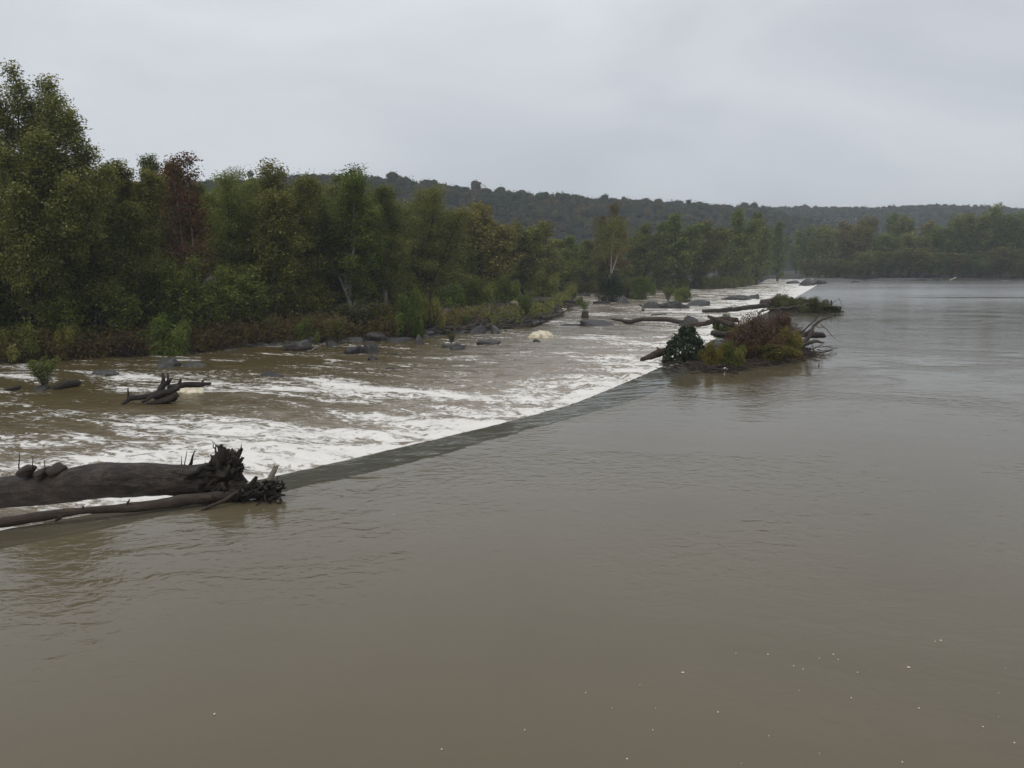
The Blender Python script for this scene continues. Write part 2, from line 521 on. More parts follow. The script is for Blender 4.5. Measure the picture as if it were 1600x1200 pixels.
# ------------------------------------------------------------------ upper river, with its drawdown over the weir
def build_upper():
    smax = np.interp(335, LIPC[:, 1], _ls)
    s = np.concatenate([np.arange(0, 26, 1.0), np.arange(26, 110, .22), 110 + (smax - 110) * np.linspace(0, 1, 160) ** 1.3])
    t = np.concatenate([[-.75, -.55, -.38, -.22, -.1], np.arange(0, 2.0, .16), np.arange(2.0, 3.6, .08), np.arange(3.6, 4.2, .16), 4.2 + 600 * np.linspace(0.002, 1, 46) ** 2.4])
    P = lip(s)
    y = P[:, 1]
    w = sstep(120, 320, y)
    ang = R(-23) * (1 - w)
    n = np.stack([np.cos(ang), np.sin(ang)], -1)
    X = P[:, None, 0] + t[None, :] * n[:, None, 0]
    Y = P[:, None, 1] + t[None, :] * n[:, None, 1]
    T = np.broadcast_to(t, X.shape)
    S = np.broadcast_to(s[:, None], X.shape)
    prof = np.interp(t, [-.75, -.55, -.38, -.22, -.1, 0, .4, 1.0, 1.7, 2.3, 2.54, 2.64, 2.66, 4.2], [-1.5, -.98, -.66, -.44, -.34, -.276, -.236, -.176, -.106, -.046, -.022, -.002, 0, 0])
    # the brink of the drawdown wanders to and fro
    wander = (fbm(s * .16, s * 0, 4, 5) - .5) * 1.0 + (fbm(s * 1.1, s * 0 + 9, 3, 6) - .5) * .35
    Tn = np.where(T > 0, T * (1 + .28 * wander[:, None] * np.clip(T / 2, 0, 1)), T)
    Z = np.interp(Tn, t, prof)
    fade = (sstep(5.5, 2.0, T) * .35 + .65 * sstep(2.6, 2.1, Tn)) * sstep(-.6, .2, T)
    Z = Z + fade * ((fbm(S * 1.4, T * .45, 3, 9) - .5) * .05 + (fbm(S * 4.0, T * .8, 2, 19) - .5) * .018)
    dip = 0 * np.exp(-((Tn - 2.62) / .14) ** 2) * (fbm(S * .5, S * 0 + 3, 3, 29) * .06)
    Z = Z - dip
    # gentle swells farther out
    Z = Z + sstep(4, 12, T) * (fbm(X * .35, Y * .35, 3, 41) - .5) * .02
    V = np.stack([X, Y, Z], -1).reshape(-1, 3)
    me = mesh_np('river', V, grid_faces(len(s), len(t)), attrs={'sheet': (sstep(2.72, 2.60, Tn) * (.25 + .75 * sstep(20, 25.5, P[:, None, 1]))).ravel()})
    o = link_mesh('river', me, upper_water_mat())
    tag(o, kind='structure', label='smooth brown river surface above the weir')
    return o


def build_lower():
    smax = _ls[-1]
    s = np.concatenate([np.arange(4, 30, .6), np.arange(30, 120, .3), 120 + (smax - 120) * np.linspace(0, 1, 260) ** 1.35])
    u = np.concatenate([np.arange(.1, 14, .25), 14 + 220 * np.linspace(0, 1, 150) ** 1.5])
    P = lip(s)
    X = P[:, None, 0] - u[None, :] * .92
    Y = P[:, None, 1] + u[None, :] * .39
    U = np.broadcast_to(u, X.shape); S = np.broadcast_to(s[:, None], X.shape)
    Z = zlow(Y)
    yl = np.broadcast_to(P[:, None, 1], X.shape)
    near = np.exp(-U / 9.0)
    res = np.clip(60 / np.maximum(np.hypot(X, Y), 30), .2, 1.2)
    Z = Z + (fbm(U * .35, S * .8, 4, 7) - .5) * (.18 + .8 * near) + (fbm(U * .9, S * 2.0, 3, 77) - .5) * (.06 + .36 * near)
    Z = Z + .18 * np.exp(-((U - 1.6) / 1.1) ** 2) * fbm(S * .7, U * .5, 3, 51)
    # foam: solid in the boil under the weir, thinning downstream; the far shoot is white all over
    big = fbm(U * .05, S * .13, 3, 15)
    far = sstep(95, 150, yl)
    foam = np.interp(U, [0, .8, 2, 5, 10, 16, 30, 45, 80], [1.2,   .88, .58, .42, .32, .24, .16, .06, .02])
    foam = foam + (big - .5) * .62 * sstep(2, 8, U) * (1 - .5 * far)
    foam = foam + .06 * sstep(42, 30, yl) * sstep(26, 16, U)
    foam = foam + far * (.02 + .2 * np.exp(-U / 25))
    silt = np.clip(1.1 * np.exp(-(U / 16.0) ** 2) + .85 * far + .3 * (big - .5), .0, 1)
    flow = np.stack([U + 3.0 * (fbm(U * .08, S * .08, 2, 91) - .5), S + 2.0 * (fbm(U * .1, S * .1, 2, 95) - .5), U * 0], -1).reshape(-1, 3)
    V = np.stack([X, Y, Z], -1).reshape(-1, 3)
    me = mesh_np('rapids', V, grid_faces(len(s), len(u))[:, ::-1], attrs={'flow': flow, 'foam': foam.ravel(), 'silt': silt.ravel()})
    o = link_mesh('rapids', me, lower_water_mat())
    tag(o, kind='structure', label='foaming brown rapids below the weir')
    return o


build_upper()
build_lower()

# ------------------------------------------------------------------ ground, island, far bank, hills
GXY = 5000
gm = mesh_np('ground', [(-GXY, -GXY, -2.6), (GXY, -GXY, -2.6), (GXY, GXY, -2.6), (-GXY, GXY, -2.6)], [(0, 1, 2, 3)])
tag(link_mesh('ground', gm, SOIL), kind='structure')

xs = np.arange(-170, 230, 1.1)
vs = np.concatenate([np.arange(-4, 12, .8), 12 + 330 * np.linspace(0, 1, 60) ** 1.4])
XX = np.repeat(xs[:, None], len(vs), 1); YY = shore_y(xs)[:, None] + vs[None, :]
ZZ = island_z(XX, YY)
me = mesh_np('river_bank', np.stack([XX, YY, ZZ], -1).reshape(-1, 3), grid_faces(len(xs), len(vs))[:, ::-1])
tag(link_mesh('river_bank', me, SOIL), kind='structure', label='muddy wooded bank beyond the rapids')


def fbank_y(x):
    x = np.asarray(x, float)
    return 331 + 5 * (fbm(x * .05, x * 0, 3, 71) - .5) - .02 * (x - 115)


def fbank_z(x, y):
    v = np.asarray(y) - fbank_y(x)
    xe = 112 + .42 * v
    return -3 * (1 - sstep(-2, 8, np.asarray(x) - xe)) - .4 + .9 * sstep(-3, 3, v) + 4 * sstep(5, 60, v) + .5 * (fbm(np.asarray(x) * .2, np.asarray(y) * .2, 3, 81) - .5) * sstep(-2, 4, v)


xs = np.concatenate([np.arange(108, 260, 1.5), np.arange(260, 900, 12)])
vs = np.concatenate([np.arange(-6, 16, 1.2), np.linspace(17, 200, 30)])
XX = np.repeat(xs[:, None], len(vs), 1); YY = fbank_y(xs)[:, None] + vs[None, :]
me = mesh_np('far_bank', np.stack([XX, YY, fbank_z(XX, YY)], -1).reshape(-1, 3), grid_faces(len(xs), len(vs))[:, ::-1])
tag(link_mesh('far_bank', me, SOIL), kind='structure', label='low wooded bank across the wide river')


def hill_z(x, y):
    x = np.asarray(x, float); y = np.asarray(y, float)
    c1 = 560 + (x + 131) * .55 + 40 * (fbm(x * .006, x * 0, 2, 5) - .5)
    h1 = np.interp(x, [-900, -300, -131, -60, 0, 60, 120, 190, 240, 330, 420], [24, 27, 50, 48, 45, 44, 43, 43, 32, 15, 0])
    a = h1 * sstep(c1 - 190, c1, y)
    h2 = np.interp(x, [-900, 0, 200, 330, 420, 520, 640, 720, 1000, 2000], [40, 50, 56, 62, 60, 63, 57, 55, 56, 58])
    c2 = 1080 + 30 * (fbm(x * .004, x * 0 + 4, 2, 6) - .5)
    b = h2 * sstep(c2 - 420, c2, y)
    return -2.4 + np.maximum(a, b) + 7 * (fbm(x * .012, y * .012, 3, 8) - .5) * sstep(380, 480, y)


xs = np.arange(-700, 1500, 14); ys = np.arange(360, 1420, 14)
XX, YY = np.meshgrid(xs, ys, indexing='ij')
me = mesh_np('hills', np.stack([XX, YY, hill_z(XX, YY)], -1).reshape(-1, 3), grid_faces(len(xs), len(ys))[:, ::-1])
tag(link_mesh('hills', me, HILLM), kind='structure')


# ------------------------------------------------------------------ leaves
def leaf_mesh(name, pos, nrm, size, tint, nr, aspect=.62, fold=.18):
    n = len(pos)
    nrm = nrm / np.maximum(np.linalg.norm(nrm, axis=1, keepdims=True), 1e-6)
    rv = nr.normal(size=(n, 3))
    a = np.cross(nrm, rv); a /= np.maximum(np.linalg.norm(a, axis=1, keepdims=True), 1e-6)
    b = np.cross(nrm, a)
    s = size[:, None]
    v0 = pos - a * s * .5
    v2 = pos + a * s * .5
    v1 = pos + b * s * aspect * .5 + nrm * s * fold + a * s * .05
    v3 = pos - b * s * aspect * .5 + nrm * s * fold + a * s * .05
    V = np.stack([v0, v1, v2, v3], 1).reshape(-1, 3)
    Fq = np.arange(4 * n).reshape(-1, 4)
    return mesh_np(name, V, Fq, smooth=False, fattrs={'tint': tint})


def tree_parts(seed, H, Rr, base=.12, leaders=3, limbs=20, nleaf=12000, leaf=.3, lean=(0, 0), sigma=.42, pale=.09, spread=.66, r0=None,
               prof=None, tip=1.0, seg=6, up=.55, droop=0.0, ends=None):
    """returns (MB of trunk and limbs, crown mesh) for one tree standing on the origin"""
    rg = random.Random(seed); nr = np.random.default_rng(seed)
    mb = MB(); anch = []
    r0 = r0 or H * .016
    prof = prof or (lambda f: min(1, .5 + f * 1.6) * max(.34, (1 - f ** 2.3)))
    leaders = len(ends) if ends else leaders
    for k in range(leaders):
        az = 2 * math.pi * k / max(leaders, 1) + rg.uniform(-.6, .6)
        if k == 0:
            p0 = Vector((0, 0, -.4)); p1 = Vector((lean[0], lean[1], H)); rr = r0
        else:
            hb = H * rg.uniform(.02, .22)
            p0 = Vector((lean[0] * hb / H, lean[1] * hb / H, hb - .3))
            p1 = Vector((lean[0] + Rr * spread * math.cos(az), lean[1] + Rr * spread * math.sin(az), H * rg.uniform(.74, .98)))
            rr = r0 * .62
        if ends:
            p1 = Vector(ends[k])
            if k: p0 = Vector((p1.x * .12, p1.y * .12, p1.z * rg.uniform(.04, .3)))
        path = crook(p0, p1, 9, .045, rg)
        for i in range(3, 9): anch.append(path[i]); anch.append(path[i].lerp(path[i - 1], .5))
        mb.tube(path, [rr * (1 - .92 * (i / 8)) + .012 for i in range(9)], seg, .12, False)
        for j in range(limbs + 5):
            f = base + (1.0 - base) * ((j + rg.random()) / (limbs + 5)) ** .66
            f = min(f, .985)
            i = f * 8; i0 = int(i); q = path[i0].lerp(path[min(i0 + 1, 8)], i - i0)
            L = Rr * (.62 if leaders > 1 else 1) * prof(f) * rg.uniform(.6, 1.2)
            a2 = j * 2.4 + rg.uniform(-.5, .5)
            d = Vector((math.cos(a2), math.sin(a2), rg.uniform(up - .4, up + .4) * (.75 + .25 * f) - droop * (1 - f)))
            d.normalize()
            e = q + d * L
            lp = crook(q, e, 5, .10, rg)
            mb.tube(lp, [max(.012, rr * .38 * (1 - f * .6)) * (1 - .85 * i / 4) + .008 for i in range(5)], 4, 0, False)
            for g in (.35, .6, .8, 1.0):
                i = g * 4; i0 = min(int(i), 3); anch.append(lp[i0].lerp(lp[i0 + 1], i - i0))
            for w in range(3):
                g = rg.uniform(.3, .9); i = g * 4; i0 = int(i)
                s0 = lp[i0].lerp(lp[i0 + 1], i - i0)
                dd = (d + Vector((rg.uniform(-1, 1), rg.uniform(-1, 1), rg.uniform(-.5, .8)))).normalized()
                s1 = s0 + dd * L * rg.uniform(.25, .5)
                mb.tube([s0, s1], [.018, .006], 3, 0, False)
                anch.append(s1); anch.append(s0.lerp(s1, .55))
        anch.append(path[-1])
    A = np.array([tuple(p) for p in anch])
    ia = nr.integers(0, len(A), nleaf)
    cl_t = nr.random(len(A)); cl_s = nr.uniform(.65, 1.35, len(A))
    off = np.clip(nr.normal(size=(nleaf, 3)), -1.55, 1.55) * np.array([1, 1, .95]) * sigma * cl_s[ia][:, None]
    pos = A[ia] + off
    pos[:, 2] = np.maximum(pos[:, 2], .15)
    axis = np.array([lean[0] * .5, lean[1] * .5, H * .45])
    out = pos - axis; out /= np.maximum(np.linalg.norm(out, axis=1, keepdims=True), .1)
    nrm = out * .4 + np.array([0, 0, .6]) + nr.normal(size=(nleaf, 3)) * .55
    tint = .42 * cl_t[ia] + .45 * nr.random(nleaf)
    pl = nr.random(nleaf) < pale
    tint[pl] = nr.uniform(.85, 1.0, pl.sum())
    size = leaf * nr.uniform(.65, 1.3, nleaf)
    return mb, leaf_mesh('crown', pos, nrm, size, tint, nr)


def make_tree(name, label, cat, loc, mb, crown, leafm, barkm, group=None):
    t = thing(name, label, cat, loc, group)
    V0 = mb.build('trunk', barkm, None, loc=(0, 0, 0))
    V0.parent = t
    c = link_mesh('crown', crown, leafm, t)
    return t


def set_mat(o, m):
    o.material_slots[0].link = 'OBJECT'
    o.material_slots[0].material = m


PROTO = {}


class Proto:
    def __init__(s, H, Rr, trunk, crown): s.H, s.R, s.trunk, s.crown = H, Rr, trunk, crown


def proto(key, H, Rr, **kw):
    mb, cr = tree_parts(kw.pop('seed'), H, Rr, **kw)
    V = np.concatenate(mb.V); Fq = np.concatenate(mb.F); B = np.concatenate(mb.B)
    tm = mesh_np('trunk', V, Fq, attrs={'bark': B})
    tm.materials.append(BARK['tree']); cr.materials.append(LM['olive'])
    PROTO[key] = Proto(H, Rr, tm, cr)


def place(key, name, label, cat, loc, H, Rr, leafm='olive', barkm='tree', group=None, rz=None):
    p = PROTO[key]
    rg = random.Random(str(loc))
    t = thing(name, label, cat, loc, group, rz if rz is not None else rg.uniform(0, 6.28))
    k = Rr / p.R
    t.scale = (k * rg.uniform(.92, 1.08), k * rg.uniform(.92, 1.08), H / p.H)
    a = link_mesh('trunk', p.trunk, None, t); set_mat(a, BARK[barkm])
    b = link_mesh('crown', p.crown, None, t); set_mat(b, LM[leafm])
    return t


# near trees (60-120 m), middle (130-260 m), far (300 m and more)
proto('near_a', 15, 5, seed=11, leaders=4, limbs=20, nleaf=36975, leaf=0.216, sigma=.40)
proto('near_b', 15, 5, seed=12, leaders=3, limbs=24, nleaf=32625, leaf=0.216, sigma=.38, base=.08)
proto('near_c', 15, 4, seed=13, leaders=2, limbs=28, nleaf=26100, leaf=0.200, sigma=.34, base=.1)
proto('near_d', 15, 5, seed=14, leaders=5, limbs=18, nleaf=41325, leaf=0.168, sigma=.42, base=.05, spread=.7)
proto('mid_a', 15, 5, seed=21, leaders=4, limbs=15, nleaf=12600, leaf=.38, sigma=.45, base=.05)
proto('mid_b', 15, 5, seed=22, leaders=3, limbs=18, nleaf=11200, leaf=.38, sigma=.45, base=.06)
proto('mid_c', 15, 4, seed=23, leaders=2, limbs=20, nleaf=9100, leaf=.36, sigma=.42, base=.08)
proto('far_a', 20, 6.5, seed=31, leaders=4, limbs=13, nleaf=6300, leaf=.72, sigma=.8, base=.03)
proto('far_b', 20, 6.5, seed=32, leaders=5, limbs=11, nleaf=6900, leaf=.72, sigma=.85, base=.03, spread=.75)
proto('far_c', 20, 5, seed=33, leaders=2, limbs=17, nleaf=4500, leaf=.68, sigma=.7, base=.05)
proto('sapling', 6, 2.6, seed=41, leaders=5, limbs=9, nleaf=4200, leaf=.22, sigma=.26, base=.04, spread=.8)
proto('bush', 2, 1.5, seed=51, leaders=9, limbs=6, nleaf=3800, leaf=.12, sigma=.15, base=.1, spread=.9, r0=.03)
proto('weedbush', 2, 1.1, seed=52, leaders=9, limbs=7, nleaf=2200, leaf=.11, sigma=.10, base=.15, spread=.75, r0=.02, up=.9)


def dome_proto(key, H, Rr, seed, nleaf=6000, leaf=.13, nl=13, fine=False):
    """ground-hugging shrub: overlapping leafy lobes on many stems"""
    rg = random.Random(seed); nr = np.random.default_rng(seed)
    lob = [(0, 0, H * .45, Rr * .55)]
    for i in range(nl):
        a = rg.uniform(0, 6.28); r = Rr * rg.uniform(.25, .8); f = r / Rr
        lob.append((math.cos(a) * r, math.sin(a) * r, H * rg.uniform(.12, .95 - .62 * f ** 1.3), Rr * rg.uniform(.18, .36)))
    lob = np.array(lob)
    il = nr.integers(0, len(lob), nleaf)
    d = nr.normal(size=(nleaf, 3)); d /= np.linalg.norm(d, axis=1, keepdims=True)
    rad = lob[il, 3] * (1 - .5 * nr.random(nleaf) ** 2.2) * (1 + .18 * nr.normal(size=nleaf))
    pos = lob[il, :3] + d * rad[:, None] * np.array([1, 1, H / (1.6 * Rr) + .35])
    pos[:, 2] = np.abs(pos[:, 2])
    tint = .4 * nr.random(len(lob))[il] + .5 * nr.random(nleaf) + (nr.random(nleaf) < .04) * .3
    crown = leaf_mesh('crown', pos, d * .5 + np.array([0, 0, .35]) + nr.normal(size=(nleaf, 3)) * .5, leaf * nr.uniform(.6, 1.35, nleaf), tint, nr, aspect=.5 if fine else .66)
    mb = MB()
    for q in lob:
        mb.tube(crook((q[0] * .2, q[1] * .2, -.1), (q[0], q[1], q[2]), 5, .1, rg), [.035, .03, .024, .016, .01], 5, 0, False)
    for i in range(26):
        e = pos[rg.randrange(nleaf)]
        mb.tube(crook((e[0] * .4, e[1] * .4, 0), tuple(e * 1.06), 4, .1, rg), [.016, .013, .009, .004], 3, 0, False)
    tm = mesh_np('trunk', np.concatenate(mb.V), np.concatenate(mb.F), attrs={'bark': np.concatenate(mb.B)})
    tm.materials.append(BARK['tree']); crown.materials.append(LM['olive'])
    PROTO[key] = Proto(H, Rr, tm, crown)


def tuft_proto(key, H, Rr, seed, n=2600):
    """sedge: arching blades"""
    nr = np.random.default_rng(seed)
    a = nr.uniform(0, 6.28, n); r = np.minimum(np.abs(nr.normal(size=n)) * .42, 1) * Rr
    bx, by = np.cos(a) * r, np.sin(a) * r
    az = a + nr.normal(size=n) * .9; L = H * nr.uniform(.55, 1.15, n) * (1.1 - .75 * (r / Rr)); out = nr.uniform(.3, 1.2, n) * L
    V = []; w = .022
    px_, py_ = -np.sin(az) * w, np.cos(az) * w
    P0 = np.stack([bx, by, bx * 0], -1)
    P1 = P0 + np.stack([np.cos(az) * out * .35, np.sin(az) * out * .35, L * .75], -1)
    P2 = P0 + np.stack([np.cos(az) * out, np.sin(az) * out, L * .82], -1)
    W = np.stack([px_, py_, px_ * 0], -1)
    V = np.stack([P0 - W, P0 + W, P1 + W, P1 - W, P2 + W * .2, P2 - W * .2], 1).reshape(-1, 3)
    b = np.arange(n)[:, None] * 6
    Fq = np.concatenate([b + np.array([[0, 1, 2, 3]]), b + np.array([[3, 2, 4, 5]])])
    t = nr.random(n)
    crown = mesh_np('crown', V, Fq, smooth=False, fattrs={'tint': np.concatenate([t, t])})
    mb = MB(); rg = random.Random(seed)
    for i in range(14):
        mb.tube(crook((rg.uniform(-.5, .5) * Rr, rg.uniform(-.5, .5) * Rr, -.1), (rg.uniform(-.8, .8) * Rr, rg.uniform(-.8, .8) * Rr, H * rg.uniform(.5, .9)), 4, .1, rg), [.012, .01, .008, .004], 3, 0, False)
    tm = mesh_np('trunk', np.concatenate(mb.V), np.concatenate(mb.F), attrs={'bark': np.concatenate(mb.B)})
    tm.materials.append(BARK['tree']); crown.materials.append(LM['sedge'])
    PROTO[key] = Proto(H, Rr, tm, crown)


dome_proto('dome', 2, 1.5, 71, 6500, .12)
dome_proto('domeb', 2, 1.5, 72, 5200, .13, 9)
tuft_proto('tuft', 1.3, 1.6, 73)


def tree_at(key, px, Y, top, Rr, label, leafm, barkm='tree', name='tree', group=None, zf=None, cat='tree'):
    zf = zf or island_z
    x = xat(px, Y, 0)
    z = float(zf(x, Y))
    x = xat(px, Y, z)
    H = (aty(px, top, Y).z - z) * (.955 if Y < 330 else .94)
    return place(key, name, label, cat, (x, Y, z - .1), H, Rr, leafm, barkm, group)


# the tall sycamore at the left edge, two tops, blown to the right
x0 = xat(55, 69, -.5); z0 = float(island_z(x0, 69))
EN = []
for ex, ey, dy in ((24, 116, 0), (76, 132, .6), (112, 186, -1.2), (140, 238, 1.0), (-28, 196, 0), (168, 268, -1.4), (-75, 235, 1.5), (52, 165, .9), (92, 160, -.9), (0, 160, -1.0), (60, 215, -3.2), (10, 240, -3.6), (110, 290, -3.4), (30, 300, -4.2)):
    q = aty(ex, ey, 69 + dy); EN.append((q.x - x0, dy, q.z - z0))
mb, cr = tree_parts(101, EN[0][2], 3.4, base=.1, limbs=19, nleaf=105000, leaf=.21, sigma=.38, droop=.1, ends=EN, r0=.2,
                    prof=lambda f: min(1, .45 + f * 1.3) * max(.42, 1 - f ** 4.0))
make_tree('sycamore', 'tallest tree, dark olive sycamore with twin tops at the left edge of the photo', 'tree', (x0, 69, z0), mb, cr, LM['olive'], BARK['tree'])
# red maple
x0 = xat(305, 80, 0); z0 = float(island_z(x0, 80))
mb, cr = tree_parts(102, aty(305, 246, 80).z - z0, 3.9, base=.2, leaders=4, limbs=15, nleaf=9500, leaf=.25, sigma=.36, spread=.55, r0=.11)
make_tree('maple', 'thin maple with dark red leaves among the green trees on the left', 'tree', (x0, 80, z0), mb, cr, LM['red'], BARK['white'])

FRONT = [
    ('near_b', -90, 66, 190, 6.0, 'olive', 'olive tree cut by the left picture edge beside the tallest sycamore'),
    ('near_a', 150, 72, 262, 4.6, 'olive', 'olive tree just right of the tallest sycamore, drooping over the water'),
    ('near_c', 205, 76, 246, 3.6, 'yellow', 'slim yellowish tree between the tallest sycamore and the red maple'),
    ('near_c', 248, 92, 238, 3.2, 'blue', 'narrow blue-green tree whose top stands up left of the red maple'),
    ('near_d', 368, 88, 262, 4.6, 'green', 'fine-leaved green tree immediately right of the red maple'),
    ('near_a', 432, 88, 252, 5.2, 'yellow', 'broad yellow-olive tree, second to the right of the red maple'),
    ('near_b', 492, 95, 276, 4.4, 'brown', 'brownish-olive tree between the broad yellow-olive tree and the pointed green one'),
    ('near_a', 548, 95, 261, 5.0, 'green', 'pointed green tree with a pale forked limb, highest at the left-centre'),
    ('near_b', 606, 100, 286, 4.8, 'olive', 'olive tree on the right shoulder of the pointed green tree'),
    ('near_d', 664, 118, 289, 5.8, 'olive', 'round-topped olive tree standing in front of the hazy ridge start'),
    ('mid_c', 712, 140, 335, 4.0, 'yellow', 'low yellowish tree between the round-topped olive and the bronze tree'),
    ('mid_a', 752, 148, 316, 5.6, 'brown', 'bronze-tinged tree standing above the driftwood-covered shore'),
    ('mid_a', 806, 165, 347, 5.2, 'olive', 'olive tree immediately right of the bronze-tinged tree'),
    ('mid_b', 850, 180, 343, 5.4, 'yellow', 'yellow-green tree at the middle of the photo behind the driftwood'),
    ('mid_a', 888, 205, 368, 5.4, 'green', 'low dark green tree in the gap left of the rust-topped tree'),
    ('mid_b', 918, 218, 374, 6.0, 'yellow', 'low yellow-green tree beside the rust-topped tree'),
    ('mid_a', 1006, 228, 348, 6.0, 'olive', 'olive tree immediately right of the rust-topped tree'),
    ('mid_b', 1052, 232, 332, 6.6, 'green', 'tall dull green tree on the shore above the bushy rubble bar'),
    ('mid_a', 1098, 240, 345, 7.0, 'yellow', 'olive-yellow tree between the two tallest trees of the middle shore'),
    ('mid_b', 1150, 254, 326, 6.4, 'green', 'tall dense green tree near the downstream end of the wooded shore'),
    ('mid_c', 1182, 278, 330, 5.6, 'olive', 'slimmer tall tree standing closest to the white rapids gap'),
    ('mid_c', 1214, 325, 346, 5.2, 'green', 'thin hazy tree leaning at the left of the white rapids gap'),
]
for key, px, Y, top, Rr, lm, lab in FRONT:
    tree_at(key, px, Y, top, Rr * 1.18, lab, lm, 'white' if px in (205, 432, 548, 606, 806) else 'tree')

# rows behind the front trees
rg = random.Random(5)
keys_n = ['near_a', 'near_b', 'near_c', 'near_d']; keys_m = ['mid_a', 'mid_b', 'mid_c']
lms = ['olive', 'green', 'olive', 'yellow', 'olive', 'green', 'yellow']
topl = [(-120, 230), (150, 270), (300, 285), (420, 275), (560, 290), (680, 318), (760, 345), (850, 365), (950, 372), (1060, 352), (1170, 348), (1240, 360)]
tx = [a for a, b in topl]; ty = [b for a, b in topl]
fy = [(-120, 80), (150, 92), (300, 100), (420, 104), (560, 116), (680, 148), (760, 172), (850, 200), (950, 230), (1060, 262), (1170, 300), (1240, 425)]
for row, (dy, dtop, n) in enumerate([(0, 4, 26), (16, 2, 24)]):
    for i in range(n):
        px = -110 + (1340 / (n - 1)) * i + rg.uniform(-14, 14)
        Y = float(np.interp(px, [a for a, b in fy], [b for a, b in fy])) + dy + rg.uniform(-4, 4)
        top = float(np.interp(px, tx, ty)) + dtop + rg.uniform(-6, 16)
        k = rg.choice(keys_n if Y < 125 else keys_m)
        tree_at(k, px, Y, top, rg.uniform(4.2, 6.0) * (1 if Y < 160 else 1.15),
                'dull green tree half hidden behind the front trees of the left shore', rg.choice(lms),
                group='trees half hidden behind the front row of the left shore')
# saplings and tall brush filling the foot of the wood
for i in range(46):
    px = -70 + 1285 / 45 * i + rg.uniform(-10, 10)
    x = xat(px, 100, 0)
    # step back from the shore line along the sight line
    for Y in np.arange(60, 380, .5):
        if Y > shore_y(xat(px, Y, -1)) + rg.uniform(2.5, 3.5): break
    Y = max(float(Y), float(np.interp(px, [420, 520, 560, 600, 700, 800, 860, 900], [0, 92, 97, 106, 136, 158, 178, 206]))) + rg.uniform(0.5, 7)
    x = xat(px, Y, -1); z = float(island_z(x, Y))
    lm = rg.choice(['olive', 'green', 'olive', 'fresh', 'yellow', 'green'])
    place('sapling', 'sapling', 'one of the low bushy saplings crowding the foot of the left wood', 'sapling', (x, Y, z - .1), rg.uniform(3.5, 6.5) * (1 + Y / 500),
          rg.uniform(2.2, 3.2) * (1 + Y / 500), lm, 'tree', 'saplings at the foot of the left wood')

# rust-topped tree and the pale forked sycamore on the mid-stream bar
x0 = xat(958, 200, 0); z0 = float(island_z(x0, 200))
mb, cr = tree_parts(111, aty(955, 322, 200).z + .9, 7.0, base=.25, leaders=4, limbs=14, nleaf=6500, leaf=.45, sigma=.5, spread=.5)
make_tree('tree', 'tree with a rust-orange top rising above the green wood at the centre', 'tree', (x0, 200, -.9), mb, cr, LM['rust'], BARK['tree'])
# ------------------------------------------------------------------ far right bank: individual trees
FAR = [
    ('far_a', 1262, 360, 352, 7, 'green'), ('far_b', 1290, 350, 352, 7, 'olive'), ('far_c', 1313, 372, 345, 5.5, 'brown'), ('far_b', 1338, 352, 350, 7.5, 'brown'),
    ('far_a', 1352, 392, 336, 6.5, 'brown'), ('far_c', 1394, 385, 331, 4.4, 'green'), ('far_b', 1378, 352, 362, 7, 'green'), ('far_a', 1412, 368, 335, 6.5, 'olive'),
    ('far_b', 1420, 347, 360, 7.5, 'olive'), ('far_a', 1446, 380, 345, 7, 'brown'), ('far_b', 1462, 350, 350, 7.5, 'green'), ('far_a', 1490, 368, 336, 7.5, 'olive'),
    ('far_b', 1512, 352, 330, 7.5, 'olive'), ('far_a', 1550, 358, 318, 7.0, 'green'), ('far_b', 1532, 376, 330, 8, 'olive'), ('far_a', 1582, 352, 334, 8, 'green'), ('far_c', 1600, 380, 326, 7, 'olive'),
    ('far_b', 1622, 360, 324, 8, 'olive'), ('far_a', 1652, 352, 330, 8, 'green'), ('far_b', 1690, 360, 326, 8, 'olive'), ('far_a', 1735, 356, 322, 8, 'green'),
]
SPECIAL = {1550: ('tree with an open dark crown standing highest on the far right shore', None), 1394: ('slim dark conifer-like spire poking above the far right wood', None)}
for key, px, Y, top, Rr, lm in FAR:
    lab, gr = SPECIAL.get(px, ('one of the hazy dull green trees packed along the far right shore', 'hazy trees along the far right shore'))
    zf = fbank_z if px > 1285 else (lambda x, y: .4)
    tree_at(key, px, Y, top, Rr, lab, lm, group=gr, zf=zf)
for i in range(34):
    px = 1262 + 16 * i + rg.uniform(-5, 5)
    Y = 338 + rg.uniform(0, 5)
    top = rg.uniform(383, 405)
    lm = rg.choice(['green', 'olive', 'green', 'yellow', 'brown'])
    if px < 1350: top = rg.uniform(402, 410); lm = 'yellow'
    x = xat(px, Y, 0)
    zf = fbank_z if px > 1285 else (lambda x, y: .3)
    if px < 1352:
        tree_at('far_b', px, Y - 3, top, 4.5, 'one of the low yellow-green bushes at the left end of the far right shore', 'yellow', group='low yellow-green bushes on the far shore', zf=zf, name='bush', cat='bush')
    else:
        tree_at('far_b', px, Y, top, rg.uniform(4.5, 6.5), 'one of the bushy young trees at the waterline of the far right shore', lm, group='bushy young trees at the far waterline', zf=zf)


